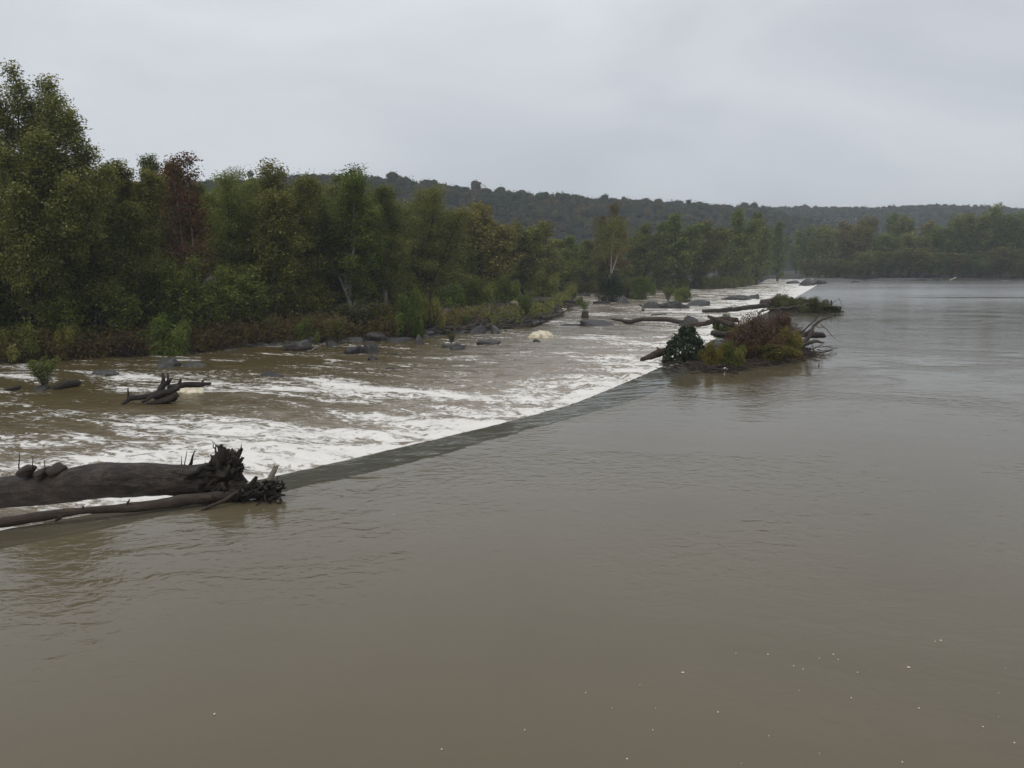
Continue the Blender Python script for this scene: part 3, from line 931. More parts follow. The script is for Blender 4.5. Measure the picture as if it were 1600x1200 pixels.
# ------------------------------------------------------------------ forest on the hills: one far-off mass
def hill_forest():
    nr = np.random.default_rng(77)
    pts = []
    n = 60000
    x = nr.uniform(-420, 900, n); y = nr.uniform(400, 1180, n)
    vis = np.abs(x) < y * .62 + 30
    x = x[vis]; y = y[vis]
    z = hill_z(x, y)
    c1 = 560 + (x + 131) * .55
    keep = (z > 1.0) & (((y < c1 + 75) & (x < 330)) | ((y > 640) & (x > -100) & (y > c1 + 130)) | (x > 330))
    # thin to natural spacing
    order = nr.permutation(np.where(keep)[0])
    cell = {}
    sel = []
    for i in order:
        g = 3.4 + y[i] / 400
        k = (int(x[i] / g), int(y[i] / g), int(g * 2))
        if k in cell: continue
        cell[k] = 1; sel.append(i)
    sel = np.array(sel)
    x, y, z = x[sel], y[sel], z[sel]
    m = len(x)
    Hh = nr.uniform(12, 18, m) * (1 + .25 * (nr.random(m) < .06)); Rr = nr.uniform(2.4, 4.9, m)
    k = np.where(y < 760, 46, 24)
    Rr = Rr * np.where(y < 560, .72, 1); Hh = Hh * np.where(nr.random(m) < .1, 1.1, 1)
    it = np.repeat(np.arange(m), k)
    nl = len(it)
    # leaf clumps spread over each crown, thicker on top, lobed
    th = nr.uniform(0, 2 * np.pi, nl); cz = nr.uniform(-.75, 1, nl); rad = nr.uniform(.8, 1.07, nl)
    lob = 1 + .22 * np.sin(th * 3 + it * 1.7) + .15 * np.sin(cz * 7 + it * 2.3)
    sx = np.sqrt(1 - cz ** 2) * rad * lob
    pos = np.stack([x[it] + np.cos(th) * sx * Rr[it], y[it] + np.sin(th) * sx * Rr[it], z[it] + Hh[it] * .62 + cz * rad * lob * Rr[it] * .85], -1)
    nrm = np.stack([np.cos(th) * sx, np.sin(th) * sx, cz + .4], -1) + nr.normal(size=(nl, 3)) * .22
    size = np.where(y[it] < 760, 1.15, 1.7) * nr.uniform(.7, 1.4, nl)
    tt = nr.random(m)
    tint = .62 * tt[it] + .12 + .16 * nr.random(nl)
    # each crown has a lumpy core under its leaf clumps
    import bmesh
    bm = bmesh.new(); bmesh.ops.create_icosphere(bm, subdivisions=2, radius=1)
    bm.verts.ensure_lookup_table()
    sv = np.array([v.co[:] for v in bm.verts]); sf = np.array([[v.index for v in f.verts] for f in bm.faces]); bm.free()
    ns = len(sv)
    ph = nr.uniform(0, 6.28, (m, 3))
    dr = (.86 + .16 * np.sin(sv[None, :, 0] * 3.1 + ph[:, None, 0]) * np.cos(sv[None, :, 1] * 3.3 + ph[:, None, 1]) + .12 * np.sin(sv[None, :, 2] * 5 + ph[:, None, 2]) + .05 * nr.normal(size=(m, ns)))
    bx = x[:, None] + sv[None, :, 0] * dr * Rr[:, None] * .95; by = y[:, None] + sv[None, :, 1] * dr * Rr[:, None] * .95
    bz = z[:, None] + Hh[:, None] * .62 + sv[None, :, 2] * dr * Rr[:, None] * .85
    bV = np.stack([bx, by, bz], -1).reshape(-1, 3)
    bF = (np.arange(m)[:, None, None] * ns + sf[None]).reshape(-1, 3)
    bt = np.repeat(.62 * tt + .12, len(sf)) + .16 * nr.random(len(bF))
    me0 = leaf_mesh('tmp', pos, nrm, size, tint, nr, aspect=.8)
    lv = np.empty(len(me0.vertices) * 3, np.float32); me0.vertices.foreach_get('co', lv); lv = lv.reshape(-1, 3)
    bpy.data.meshes.remove(me0)
    q = np.arange(len(lv)).reshape(-1, 4) + len(bV)
    Ft = np.concatenate([bF, q[:, :3], q[:, [0, 2, 3]]])
    me = mesh_np('hill_forest', np.concatenate([bV, lv]), Ft, smooth=True, fattrs={'tint': np.concatenate([bt, tint, tint])})
    m_ = leaf_mat('leaf_hill', rough=1.0, stops= [(0, (.024, .034, .014)), (.4, (.048, .058, .022)), (.7, (.075, .070, .026)), (.86, (.11, .080, .032)), (1, (.12, .115, .05))], tree_var=0)
    m_.node_tree.nodes['Principled BSDF'].inputs['Specular IOR Level'].default_value = .05
    o = link_mesh('hill_forest', me, m_)
    tag(o, 'hazy autumn wood covering the long ridge', 'forest', kind='stuff')


hill_forest()


# ------------------------------------------------------------------ low weeds on the bank: ground cover
def weeds():
    nr = np.random.default_rng(9)
    n = 7600
    px = nr.uniform(-60, 1190, n)
    x0 = np.array([xat(a, 100, -1) for a in px])
    x = nr.uniform(-48, 75, n)
    v = np.abs(nr.normal(size=n)) * 4.5 + .6
    y = shore_y(x) + v
    z = island_z(x, y)
    dens = fbm(x * .25, y * .25, 3, 33)
    ok = (dens > .36) & ((x < -11) | (v > 7) & (nr.random(n) < .75) | (nr.random(n) < .34))
    x, y, z = x[ok], y[ok], z[ok]
    m = len(x)
    hgt = nr.uniform(.5, 1.6, m) * (1 + y / 300)
    k = 17
    it = np.repeat(np.arange(m), k)
    f = nr.random(len(it)) ** .8
    ln = nr.normal(size=(m, 2)) * .25
    pos = np.stack([x[it] + ln[it, 0] * f + nr.normal(size=len(it)) * .22, y[it] + ln[it, 1] * f + nr.normal(size=len(it)) * .22, z[it] + hgt[it] * f], -1)
    nrm = np.array([0, -.3, .6]) + nr.normal(size=(len(it), 3)) * .6
    # colour of the kinds of weed: russet towards the left, greener to the right
    kind = np.clip(.12 + .75 * sstep(-17, 2, x) * nr.uniform(.45, 1, m) + nr.uniform(0, .25, m), 0, 1)
    tint = np.clip(kind[it] * .8 + .25 * nr.random(len(it)), 0, 1)
    me = leaf_mesh('bank_weeds', pos, nrm, .2 * nr.uniform(.6, 1.4, len(it)) * (1 + y[it] / 250), tint, nr)
    tag(link_mesh('bank_weeds', me, LM['weed']), 'russet and green weeds covering the muddy shore', 'weeds', kind='stuff')


weeds()


# ------------------------------------------------------------------ rocks, logs, bushes
def rock(label, loc, sx, sy, sz, seed=1, m='dark', group=None, rz=None, name='rock'):
    import bmesh
    bm = bmesh.new()
    bmesh.ops.create_icosphere(bm, subdivisions=4, radius=1)
    o = Vector((seed * 3.7, seed * 1.3, seed * 7.1))
    rq = random.Random(seed * 91)
    planes = [] if name != 'rock' else [(Vector((rq.gauss(0, 1), rq.gauss(0, 1), rq.gauss(.25, .8))).normalized(), rq.uniform(.5, .85)) for _ in range(11)]
    for v in bm.verts:
        d = v.co.normalized()
        r = 1 + .42 * mnoise.noise(d * 1.5 + o) + .30 * abs(mnoise.noise(d * 2.6 + o)) - .16 * abs(mnoise.noise(d * 5.5 + o)) + .10 * mnoise.noise(d * 11 + o)
        # angular faces
        for pn, po in planes:
            c = d.dot(pn) * r
            if c > po: r *= po / c * (1 + .03 * mnoise.noise(d * 9 + o))
        v.co = Vector((d.x * r * sx, d.y * r * sy, d.z * r * sz))
    me = bpy.data.meshes.new(name)
    bm.to_mesh(me); bm.free()
    me.polygons.foreach_set("use_smooth", np.full(len(me.polygons), True, dtype=bool))
    ob = link_mesh(name, me, ROCK[m] if isinstance(m, str) else m, None, loc)
    ob.rotation_euler = (0, 0, rz if rz is not None else seed * 1.1)
    return tag(ob, label, 'rock' if name == 'rock' else 'foam', group)


def rpx(label, px, py, w, h, seed, m='dark', depth=None, group=None, sub=.35, zoff=0.0, zfix=None):
    """rock whose waterline middle is at the pixel, w and h in photo pixels"""
    z = -1.2
    for _ in range(4):
        p = at(px, py, z); z = float(zlow(p.y)) if zfix is None else zfix
    k = p.y / F_PX
    W = w * k * .6; Hh = h * k * 1.15
    return rock(label, (p.x, p.y, z + zoff - Hh * .25), W, (depth or W * .8), Hh * 1.25, seed, m, group, rz=(seed * .37) % .6)


rpx('large grey boulder topping the pair behind the antlered driftwood', 262, 572, 44, 15, 3, 'grey')
rpx('low grey boulder right of the larger one behind the antlered driftwood', 303, 571, 36, 9, 4, 'grey')
rpx('nearly drowned flat grey rock left of the boulder pair', 166, 585, 44, 7, 5, 'grey')
rpx('lone dark rock amid the foam streaks below the long muddy bank', 426, 587, 38, 11, 6, 'dark')
rpx('upright pointed grey boulder at the waterline below the pale green bushes', 656, 538, 20, 18, 7, 'grey')
rpx('broad flat brown rock at the left of the cluster off the muddy shore', 549, 551, 34, 12, 8, 'dark')
rpx('dark rounded rock at the right of the cluster off the muddy shore', 580, 551, 26, 13, 9, 'dark')
rpx('small dark rock in front of the cluster off the muddy shore', 583, 561, 16, 9, 10, 'dark')
rpx('tiny rock poking out right of the cluster off the muddy shore', 617, 556, 10, 5, 11, 'dark')
rpx('dark rock in the shallows below the driftwood pile', 714, 546, 26, 9, 12, 'dark')
rpx('pale rock beside the dark one in the shallows below the driftwood pile', 698, 543, 18, 8, 13, 'grey')
rpx('low stony patch in the riffle right below the driftwood pile', 764, 537, 40, 6, 14, 'dark')
rpx('small black rock just below the cream foam mound by the shore', 838, 534, 14, 4, 15, 'dark')
rpx('small black rock in the white streaks left of the weir band', 608, 576, 14, 4, 16, 'dark')
rpx('wide grey ledge at the waterline below the russet weeds', 465, 541, 60, 12, 17, 'grey', depth=2.0)
rpx('wide gravelly grey slab on the shore left of the pale green bushes', 548, 533, 52, 11, 18, 'grey', depth=2.0)
rpx('tilted grey ledge between the gravelly slab and the pointed boulder', 588, 531, 46, 12, 81, 'grey', depth=1.6)
rpx('low dark ledge just left of the upright pointed boulder', 626, 533, 44, 8, 82, 'dark', depth=1.5)
rpx('jagged dark rock below the gravelly grey slab', 518, 540, 26, 9, 83, 'dark')
rpx('grey rock at the foot of the driftwood pile, left end', 700, 519, 36, 12, 19, 'grey')
rpx('grey rock at the foot of the driftwood pile, middle', 742, 520, 30, 11, 20, 'dark')
rpx('round grey rock at the foot of the driftwood pile, right of the long log', 776, 520, 26, 13, 21, 'grey')
rpx('long dark rock ledge left of the fallen trunk in the rapids', 935, 508, 64, 11, 22, 'dark', depth=2.5)
rpx('low black ledge tailing off left of the long dark rock ledge', 888, 509, 38, 5, 23, 'dark', depth=1.5)
rpx('peaked dark mound of rock at the right end of the fallen trunk', 1078, 511, 30, 18, 24, 'dark')
rpx('dark pointed rock bank below the midstream weeds, left of the white water', 856, 493, 44, 14, 25, 'dark', depth=4)
rpx('squarish grey block beside the midstream sycamore', 974, 474, 24, 10, 26, 'grey')
rpx('dark low rock under the midstream sycamore', 940, 474, 44, 6, 27, 'dark')
rpx('dark peaked rock heap of the bushy rubble bar', 1050, 481, 46, 14, 28, 'dark')
rpx('low brown rubble at the right end of the bushy rubble bar', 1092, 478, 60, 9, 29, 'dark')
rpx('flat rubble at the left end of the bushy rubble bar', 1020, 481, 46, 8, 30, 'dark')
rpx('grey flat rock in the channel above the rubble bar', 912, 462, 22, 5, 31, 'dark')
rpx('small pointed rock in the channel left of the midstream sycamore', 932, 464, 9, 7, 32, 'dark')
rpx('long low gravel spit in front of the green debris mound, left part', 1150, 468, 50, 6, 33, 'grey')
rpx('darker end of the gravel spit nearest the green debris mound', 1178, 467, 26, 7, 34, 'dark')
rpx('brown boulder at the head of the weir in the far distance', 1264, 444, 28, 9, 35, 'grey', zfix=-.1)
rpx('flat far rock left of the brown boulder at the weir head', 1238, 443, 30, 5, 36, 'dark')
rpx('thin far rock in the white rapids gap', 1237, 436, 40, 4, 37, 'dark')
rpx('long low brown gravel bar where the weir meets the far shore', 1315, 439.5, 110, 6, 38, 'grey', depth=5, zfix=0)
rpx('low brown bar further along the far shore waterline', 1405, 438.5, 110, 4, 39, 'grey', depth=4, zfix=0)
rpx('dark flat rock on the weir just short of the brown boulder', 1283, 443, 26, 5, 84, 'dark', zfix=-.05)
rpx('small dark rock at the tip of the far gravel bar', 1334, 441.5, 16, 3, 85, 'dark', zfix=0)

FO = FOAM
def foam_mound(label, px, py, w, h, seed):
    z = -1.2
    for _ in range(4):
        p = at(px, py, z); z = float(zlow(p.y))
    k = p.y / F_PX
    return rock(label, (p.x, p.y, z - .08), w * k * .5, w * k * .35, h * k * .85, seed, FO, None, rz=.1, name='foam_mound')


foam_mound('cream foam mound piled against the antlered driftwood', 296, 613, 42, 12, 61)
foam_mound('cream foam mound lying at the tip of the driftwood pile', 847, 527, 40, 13, 62)
foam_mound('small cream foam patch beside the midstream leafy stump', 878, 487, 22, 6, 63)


def log_px(name, label, pts, rads, mat, seed=0, rough=.24, seg=10, n=14, group=None, jag=.0, extra=None, cat='log', amp=.02):
    """pts: list of world Vectors; smooth path through them"""
    rg = random.Random(seed)
    pts = [Vector(p) for p in pts]
    path = []; rad = []
    for i in range(len(pts) - 1):
        m = max(3, int(n / (len(pts) - 1)))
        for j in range(m if i < len(pts) - 2 else m + 1):
            f = j / m
            p = pts[i].lerp(pts[i + 1], f)
            a = amp * (pts[i + 1] - pts[i]).length
            p = p + Vector((mnoise.noise(p * 1.3 + Vector((seed, 0, 0))), mnoise.noise(p * 1.3 + Vector((0, seed, 5))), mnoise.noise(p * 1.3 + Vector((9, 0, seed))))) * a
            path.append(p); rad.append(rads[i] * (1 - f) + rads[i + 1] * f)
    mb = MB()
    mb.tube(path, rad, seg, rough, True, rg, max(jag, .9 * rads[-1]))
    if extra:
        for q, rr in extra:
            mb.tube(crook(q[0], q[1], 5, .08, rg), [rr * (1 - .8 * i / 4) for i in range(5)], 6, .1, True, rg)
    o = mb.build(name, mat, None, loc=pts[0])
    return tag(o, label, cat, group)


# ---- the big trunk lying over the weir, lower left
rg = random.Random(42)
def P(px, py, Y): return aty(px, py, Y)

t = thing('fallen_tree', 'huge dark fallen trunk with upturned root plate lying across the weir', 'fallen tree', P(345, 772, 23.2))
path = [P(-330, 815, 24.3), P(-170, 796, 24.2), P(-60, 778, 24.0), P(10, 769, 23.8), P(49, 764, 23.75), P(98, 759.5, 23.7), P(130, 754.5, 23.6), P(163, 750, 23.5), P(228, 748.5, 23.4), P(300, 751, 23.3), P(338, 750, 23.2)]
rad = [.38, .40, .41, .42, .43, .453, .467, .475, .44, .42, .46]
# subdivide the path for bark relief
pp = []; rr_ = []
for i in range(len(path) - 1):
    for j in range(16):
        f = j / 16; pp.append(path[i].lerp(path[i + 1], f)); rr_.append(rad[i] * (1 - f) + rad[i + 1] * f)
pp.append(path[-1]); rr_.append(rad[-1])
mb = MB(); mb.tube(pp, rr_, 72, .075, True, rg)
V = mb.V[0]; B = mb.B[0]
for i in range(len(V)):
    a = V[i]; c = Vector(pp[min(i // 72, len(pp) - 1)]); d = Vector(a) - c
    if d.length > .05:
        q = Vector((B[i][0] * 9, B[i][1] * 9, B[i][2] * 7))
        V[i] = c + d * (1 + .045 * mnoise.noise(q) + .03 * abs(mnoise.noise(q * 2.3)))
mb.build('trunk', BARK['wet'], t)
for (bx, by, br) in ((42, 733, .17), (68, 736, .18), (88, 731, .17)):
    import bmesh
    bm = bmesh.new(); bmesh.ops.create_icosphere(bm, subdivisions=3, radius=br)
    for v in bm.verts:
        v.co *= 1 + .3 * mnoise.noise(v.co * 7 + Vector((bx, 0, 0)))
        v.co.x *= 1.35
    me = bpy.data.meshes.new('burl'); bm.to_mesh(me); bm.free()
    me.polygons.foreach_set("use_smooth", np.full(len(me.polygons), True, dtype=bool))
    o = link_mesh('burl', me, BARK['wet'], t); o.location = P(bx, by + 3, 23.5) - t.location; o.rotation_euler = (bx * .1, .2, by * .1); o.scale = (1.25, 1, .85)
# root plate: a knotted core and many crooked roots
import bmesh
bm = bmesh.new(); bmesh.ops.create_icosphere(bm, subdivisions=5, radius=1)
cc = P(352, 742, 23.1)
for v in bm.verts:
    d = v.co.normalized()
    r = 1 + .5 * mnoise.noise(d * 2.2 + Vector((3, 1, 8))) + .38 * abs(mnoise.noise(d * 5.0)) + .2 * mnoise.noise(d * 11)
    v.co = Vector((d.x * .34, d.y * .42, d.z * .60)) * r
me = bpy.data.meshes.new('root_core'); bm.to_mesh(me); bm.free()
me.polygons.foreach_set("use_smooth", np.full(len(me.polygons), True, dtype=bool))
o = link_mesh('root_core', me, BARK['root'], t); o.location = cc - t.location

def root(p0, p1, r0, r1, amp=.12, n=9, m='root'):
    mb = MB()
    pts = crook(p0, p1, n, amp, rg)
    mb.tube(pts, [r0 + (r1 - r0) * (i / (n - 1)) ** .8 for i in range(n)], 9, .3, True, rg, jag=.06)
    # a few side rootlets
    for k in range(rg.randint(2, 4)):
        i = rg.randint(2, n - 2)
        d = Vector((rg.uniform(-1, 1), rg.uniform(-1, 1), rg.uniform(-.6, 1))).normalized()
        mb.tube(crook(pts[i], pts[i] + d * rg.uniform(.1, .32), 4, .2, rg), [r1 * .8 + .012, r1 * .5 + .008, .010, .005], 5, .1, True, rg)
    return mb.build('root', BARK[m], t)

for (a, b, r0, r1) in [
    (P(345, 730, 23.1), P(346, 697, 23.1), .15, .05), (P(355, 730, 23.0), P(356, 704, 22.95), .13, .05), (P(360, 730, 23.2), P(366, 706, 23.25), .12, .05),
    (P(365, 726, 23.0), P(378, 702, 23.0), .11, .035), (P(368, 728, 22.9), P(379, 716, 22.85), .10, .04), (P(366, 728, 23.1), P(374, 704, 23.2), .10, .03),
    (P(340, 728, 23.2), P(330, 712, 23.3), .09, .02), (P(338, 728, 23.1), P(337, 698, 23.2), .07, .015), (P(350, 730, 23.0), P(350, 702, 22.9), .14, .06),
    (P(368, 735, 22.9), P(384, 752, 22.8), .09, .05), (P(378, 748, 22.8), P(386, 764, 22.8), .07, .05),
    (P(335, 738, 22.9), P(290, 748, 22.75), .11, .04), (P(330, 728, 23.0), P(298, 742, 22.7), .09, .05), (P(300, 744, 22.7), P(266, 738, 22.6), .035, .010),
    (P(350, 755, 22.8), P(330, 770, 22.5), .12, .05), (P(360, 755, 22.8), P(392, 762, 22.6), .12, .06), (P(352, 760, 22.7), P(300, 764, 22.5), .10, .04),
    (P(335, 755, 22.8), P(312, 756, 22.5), .10, .05), (P(345, 745, 22.7), P(322, 742, 22.5), .06, .02),
]:
    root(a, b, r0, r1)
for i in range(22):
    a_ = rg.uniform(0, 6.283)
    c_ = P(352 + 14 * math.cos(a_), 742 + 18 * math.sin(a_), 22.85)
    e_ = P(352 + rg.uniform(24, 40) * math.cos(a_), 742 + rg.uniform(26, 42) * math.sin(a_) + 4, 22.5 + rg.uniform(-.3, .5))
    root(c_, e_, rg.uniform(.035, .07), rg.uniform(.006, .02), .22, 9, rg.choice(['root', 'root', 'brown']))
for (a, b) in [((292, 727), (305, 703)), ((286, 728), (292, 704)), ((297, 726), (303, 709)), ((283, 730), (284, 712)), ((30, 722), (30, 706)), ((52, 728), (51, 712)), ((70, 728), (69, 717))]:
    mb = MB(); mb.tube(crook(P(a[0], a[1] + 12, 23.4), P(b[0], b[1], 23.4), 5, .08, rg), [.022, .018, .015, .011, .006] if a[0] != 292 else [.05, .045, .035, .025, .008], 5, .1)
    mb.build('twig', BARK['root'], t)

# ---- long thin log in front
L2 = [P(-260, 862, 19.6), P(-120, 836, 20.0), P(0, 817, 20.4), P(45, 810, 20.5), P(90, 803, 20.7), P(128, 798, 20.85), P(195, 794, 21.1), P(245, 789, 21.35), P(285, 782, 21.6), P(350, 775, 21.9), P(415, 774, 22.1), P(446, 773.5, 22.2)]
t2 = thing('driftwood_log', 'long thin brown log lying in front of the huge fallen trunk', 'log', P(200, 800, 21.2))
mb = MB()
pp = []; rr_ = []
r2 = [.14, .135, .122, .12, .115, .08, .11, .135, .15, .12, .07, .022]
for i in range(len(L2) - 1):
    for j in range(4):
        f = j / 4; pp.append(L2[i].lerp(L2[i + 1], f)); rr_.append(r2[i] * (1 - f) + r2[i + 1] * f)
pp.append(L2[-1]); rr_.append(r2[-1])
mb.tube(pp, rr_, 16, .16, True, rg)
mb.build('trunk', BARK['brown'], t2)
for a, b, r0, Y in (((197, 790), (203, 780), .035, 21.1), ((352, 766), (346, 754), .05, 21.9), ((360, 768), (385, 770), .06, 22.0), ((129, 796), (130, 790), .03, 20.85), ((96, 804), (86, 815), .07, 20.65)):
    mb = MB(); mb.tube(crook(P(*a, Y), P(*b, Y - .05), 5, .1, rg), [r0, r0 * .9, r0 * .75, r0 * .55, r0 * .3], 7, .15)
    mb.build('branch_stub', BARK['brown'], t2)

# ---- pale broken stub and debris tangle at the tip
log_px('driftwood_branch', 'pale broken branch stub standing up beside the root plate of the huge trunk', [P(418, 764, 22.3), P(421, 750, 22.3), P(430, 732, 22.35)], [.10, .085, .06], BARK['pale'], 3, .15, jag=.12, cat='branch')
log_px('driftwood_branch', 'short dark branch wedged low between root plate and pale stub', [P(384, 764, 22.6), P(392, 758, 22.5), P(400, 747, 22.5)], [.085, .08, .05], BARK['root'], 4, .2, cat='branch')
log_px('driftwood_branch', 'mossy crooked branch dipping in the water under the thin log', [P(372, 768, 21.8), P(350, 783, 21.5), P(325, 793, 21.2), P(302, 806, 20.9)], [.04, .05, .045, .015], BARK['brown'], 5, .25, cat='branch', amp=.08)
mb = MB()
for i in range(150):
    px = rg.uniform(318, 440); py = 770 + abs(rg.gauss(0, 9)) + (0 if px > 360 else 4); Y = rg.uniform(21.7, 22.5)
    if px > 395: py = min(py, 788)
    p = P(px, py, Y); p.z = max(p.z, -.02)
    d = Vector((rg.uniform(-1, 1), rg.uniform(-1, 1), rg.uniform(-.5, .5))).normalized() * rg.uniform(.15, .55)
    q = p + d; q.z = max(q.z, -.05)
    mb.tube(crook(p, q, 4, .15, rg), [.028, .024, .018, .008] if i % 3 else [.05, .045, .035, .02], 5, .2)
o = mb.build('twig_tangle', BARK['root'], None, loc=P(380, 790, 22)); tag(o, 'tangled mat of sodden twigs under the tip of the thin log', 'twigs', kind='stuff')
mb = MB()
for i in range(60):
    px = rg.uniform(398, 442); py = rg.uniform(752, 772); Y = rg.uniform(22.0, 22.6)
    p = P(px, py, Y)
    d = Vector((rg.uniform(-1, 1), rg.uniform(-1, 1), rg.uniform(-.7, .3))).normalized() * rg.uniform(.08, .3)
    mb.tube(crook(p, p + d, 5, .3, rg), [.03, .04, .035, .03, .012], 6, .3)
o = mb.build('twig_tangle', BARK['root'], None, loc=P(420, 775, 22.2)); tag(o, 'knotted clump of curled roots round the pale broken stub', 'twigs', kind='stuff')

# ---- antlered driftwood in the rapids
def low(px, py, up=0.0):
    z = -1.2
    for _ in range(4):
        p = at(px, py, z); z = float(zlow(p.y))
    return p
b0 = low(255, 630)
Y = b0.y
t3 = thing('driftwood', 'antlered driftwood root mass stranded in the rapids with twin prongs up', 'driftwood', b0)
def branch(par, pts, rads, m='wet', nm='branch', seg=8):
    mb = MB(); path = []; rad = []
    pts = [Vector(p) for p in pts]
    for i in range(len(pts) - 1):
        c = crook(pts[i], pts[i + 1], 5, .09, rg)
        path += c[:-1] if i < len(pts) - 2 else c
        for j in range(4 if i < len(pts) - 2 else 5): rad.append(rads[i] + (rads[i + 1] - rads[i]) * j / 4)
    mb.tube(path, rad, seg, .25, True, rg)
    return mb.build(nm, BARK[m], par)
branch(t3, [P(190, 632, Y - .6), P(205, 622, Y - .4), P(235, 618, Y - .2), P(268, 612, Y)], [.07, .13, .16, .20])
branch(t3, [P(200, 622, Y - .4), P(200, 606, Y - .4)], [.07, .03])
branch(t3, [P(222, 628, Y - .5), P(250, 616, Y - .3), P(280, 606, Y)], [.07, .12, .14])
branch(t3, [P(244, 622, Y), P(256, 600, Y + .1), P(254, 583, Y + .1)], [.26, .14, .04])
branch(t3, [P(256, 602, Y + .1), P(263, 595, Y), P(262, 582, Y)], [.12, .08, .04])
branch(t3, [P(262, 600, Y + .2), P(270, 590, Y + .2)], [.10, .03])
branch(t3, [P(262, 606, Y + .6), P(290, 601, Y + .9), P(312, 601, Y + 1.1), P(330, 599, Y + 1.2)], [.17, .15, .16, .06])
branch(t3, [P(314, 601, Y + 1.1), P(319, 593, Y + 1.1)], [.08, .03])
branch(t3, [P(280, 600, Y + .8), P(283, 592, Y + .8)], [.10, .05])
branch(t3, [P(230, 632, Y - .5), P(262, 624, Y - .2), P(278, 615, Y)], [.10, .17, .20])
branch(t3, [P(250, 628, Y), P(275, 618, Y + .2)], [.20, .24], 'brown', 'root')
# small weedy bar and black log left of it
q = low(70, 606); place('weedbush', 'plant', 'small green weed clump growing on the drowned bar by the short black log', 'plant', (q.x, q.y, q.z), 1.7, .9, 'green', 'tree')
rpx('low drowned bar under the small green weed clump', 64, 608, 34, 5, 41, 'dark')
log_px('driftwood_log', 'short black log in the rapids right of the small weed clump', [low(86, 608) + Vector((0, 0, .05)), low(104, 606) + Vector((0, 0, .25)), low(122, 604) + Vector((0, 0, .22))], [.12, .25, .17], BARK['wet'], 8, .25, cat='log',
       extra=[((low(104, 606) + Vector((0, 0, .35)), low(99, 600) + Vector((0, 0, .5))), .07)])
log_px('driftwood_log', 'thin black log just awash at the left edge of the rapids', [low(4, 611), low(18, 610) + Vector((0, 0, .06)), low(32, 607) + Vector((0, 0, .12))], [.06, .13, .08], BARK['wet'], 9, .2, cat='log')
# snag off the russet bank
s0 = low(478, 550)
t4 = thing('driftwood', 'low black snag with a pale splintered tip off the russet bank', 'driftwood', s0)
branch(t4, [low(440, 546), low(460, 549) + Vector((0, 0, .2)), low(482, 549) + Vector((0, 0, .3)), low(494, 548) + Vector((0, 0, .2))], [.08, .14, .20, .12], 'wet')
branch(t4, [low(484, 549) + Vector((0, 0, .3)), low(486, 545) + Vector((0, 0, .9))], [.13, .05], 'wet')
branch(t4, [low(488, 550) + Vector((0, 0, .15)), low(503, 547) + Vector((0, 0, .5))], [.10, .03], 'pale', 'splinter')

# ---- driftwood pile on the shore
def sh(px, py):
    # the bank surface seen at a pixel
    for yy in np.arange(60, 320, .25):
        p = aty(px, py, yy)
        if p.z <= float(island_z(p.x, yy)) + .02 or p.z < float(zlow(yy)): return p
    return p
PILE = [
    ('long straight brown log lying level across the driftwood pile', (735, 505), (795, 498), .34, .30, 'brown'),
    ('grey log slanting up at the left end of the driftwood pile', (684, 505), (696, 488), .22, .30, 'grey'),
    ('crooked grey log sloping down right from the slanted one in the pile', (696, 488), (726, 502), .26, .22, 'grey'),
    ('dark log behind the long straight one in the driftwood pile', (715, 494), (745, 493), .26, .24, 'wet'),
    ('reddish log in front of the long straight one in the driftwood pile', (748, 514), (790, 505), .2, .16, 'brown'),
    ('thin reddish pole crossing the lower right of the driftwood pile', (780, 515), (815, 508), .13, .1, 'brown'),
    ('thin pale pole above the reddish one in the driftwood pile', (790, 507), (826, 503), .12, .09, 'grey'),
    ('dark log tip pointing out to the water at the right of the pile', (830, 511), (852, 504), .22, .12, 'wet'),
    ('pale squared log end in the upper right of the driftwood pile', (800, 478), (812, 482), .3, .3, 'pale'),
    ('grey branch leaning in the upper right of the driftwood pile', (800, 470), (826, 473), .16, .12, 'grey'),
    ('dark log along the back of the pile under the weeds', (845, 474), (898, 472), .3, .2, 'wet'),
    ('grey slanted log at the right back of the pile by the water', (846, 490), (868, 480), .3, .2, 'grey'),
    ('short dark log under the slanted grey log in the pile', (682, 512), (712, 509), .2, .15, 'wet'),
    ('thin pale branch lying by the left of the driftwood pile', (688, 504), (700, 512), .1, .07, 'pale'),
]
for i, (lab, a, b, r0, r1, m) in enumerate(PILE):
    r0 *= 1.25; r1 *= 1.25
    pa = sh(*a) + Vector((0, 0, r0 * .9)); pb = sh(*b) + Vector((0, 0, r1 * .9))
    if abs(pa.y - pb.y) > 9: pb = aty(b[0], b[1], pa.y + (9 if pb.y > pa.y else -9) * .5)
    log_px('driftwood_log', lab, [pa, pa.lerp(pb, .5) + Vector((0, 0, .1)), pb], [r0, (r0 + r1) / 2, r1], BARK[m], 20 + i, .22, n=10, amp=.05)
mb = MB()
for i in range(1100):
    px = rg.uniform(672, 890); py = np.interp(px, [672, 730, 800, 850, 890], [516, 516, 513, 501, 477]) - rg.random() ** 1.4 * float(np.interp(px, [672, 740, 830, 890], [34, 42, 34, 8]))
    p = sh(px, py)
    d = Vector((rg.gauss(0, 1), rg.gauss(0, .5), rg.uniform(-.1, .35))).normalized() * rg.uniform(.5, 2.6)
    r = rg.uniform(.04, .15)
    mb.tube(crook(p, p + d, 4, .15, rg), [r, r * .9, r * .7, r * .3], 5, .2)
o = mb.build('driftwood_litter', BARK['grey'], None, loc=sh(780, 510)); tag(o, 'litter of broken branches strewn through the driftwood pile', 'branches', kind='stuff')
mb = MB()
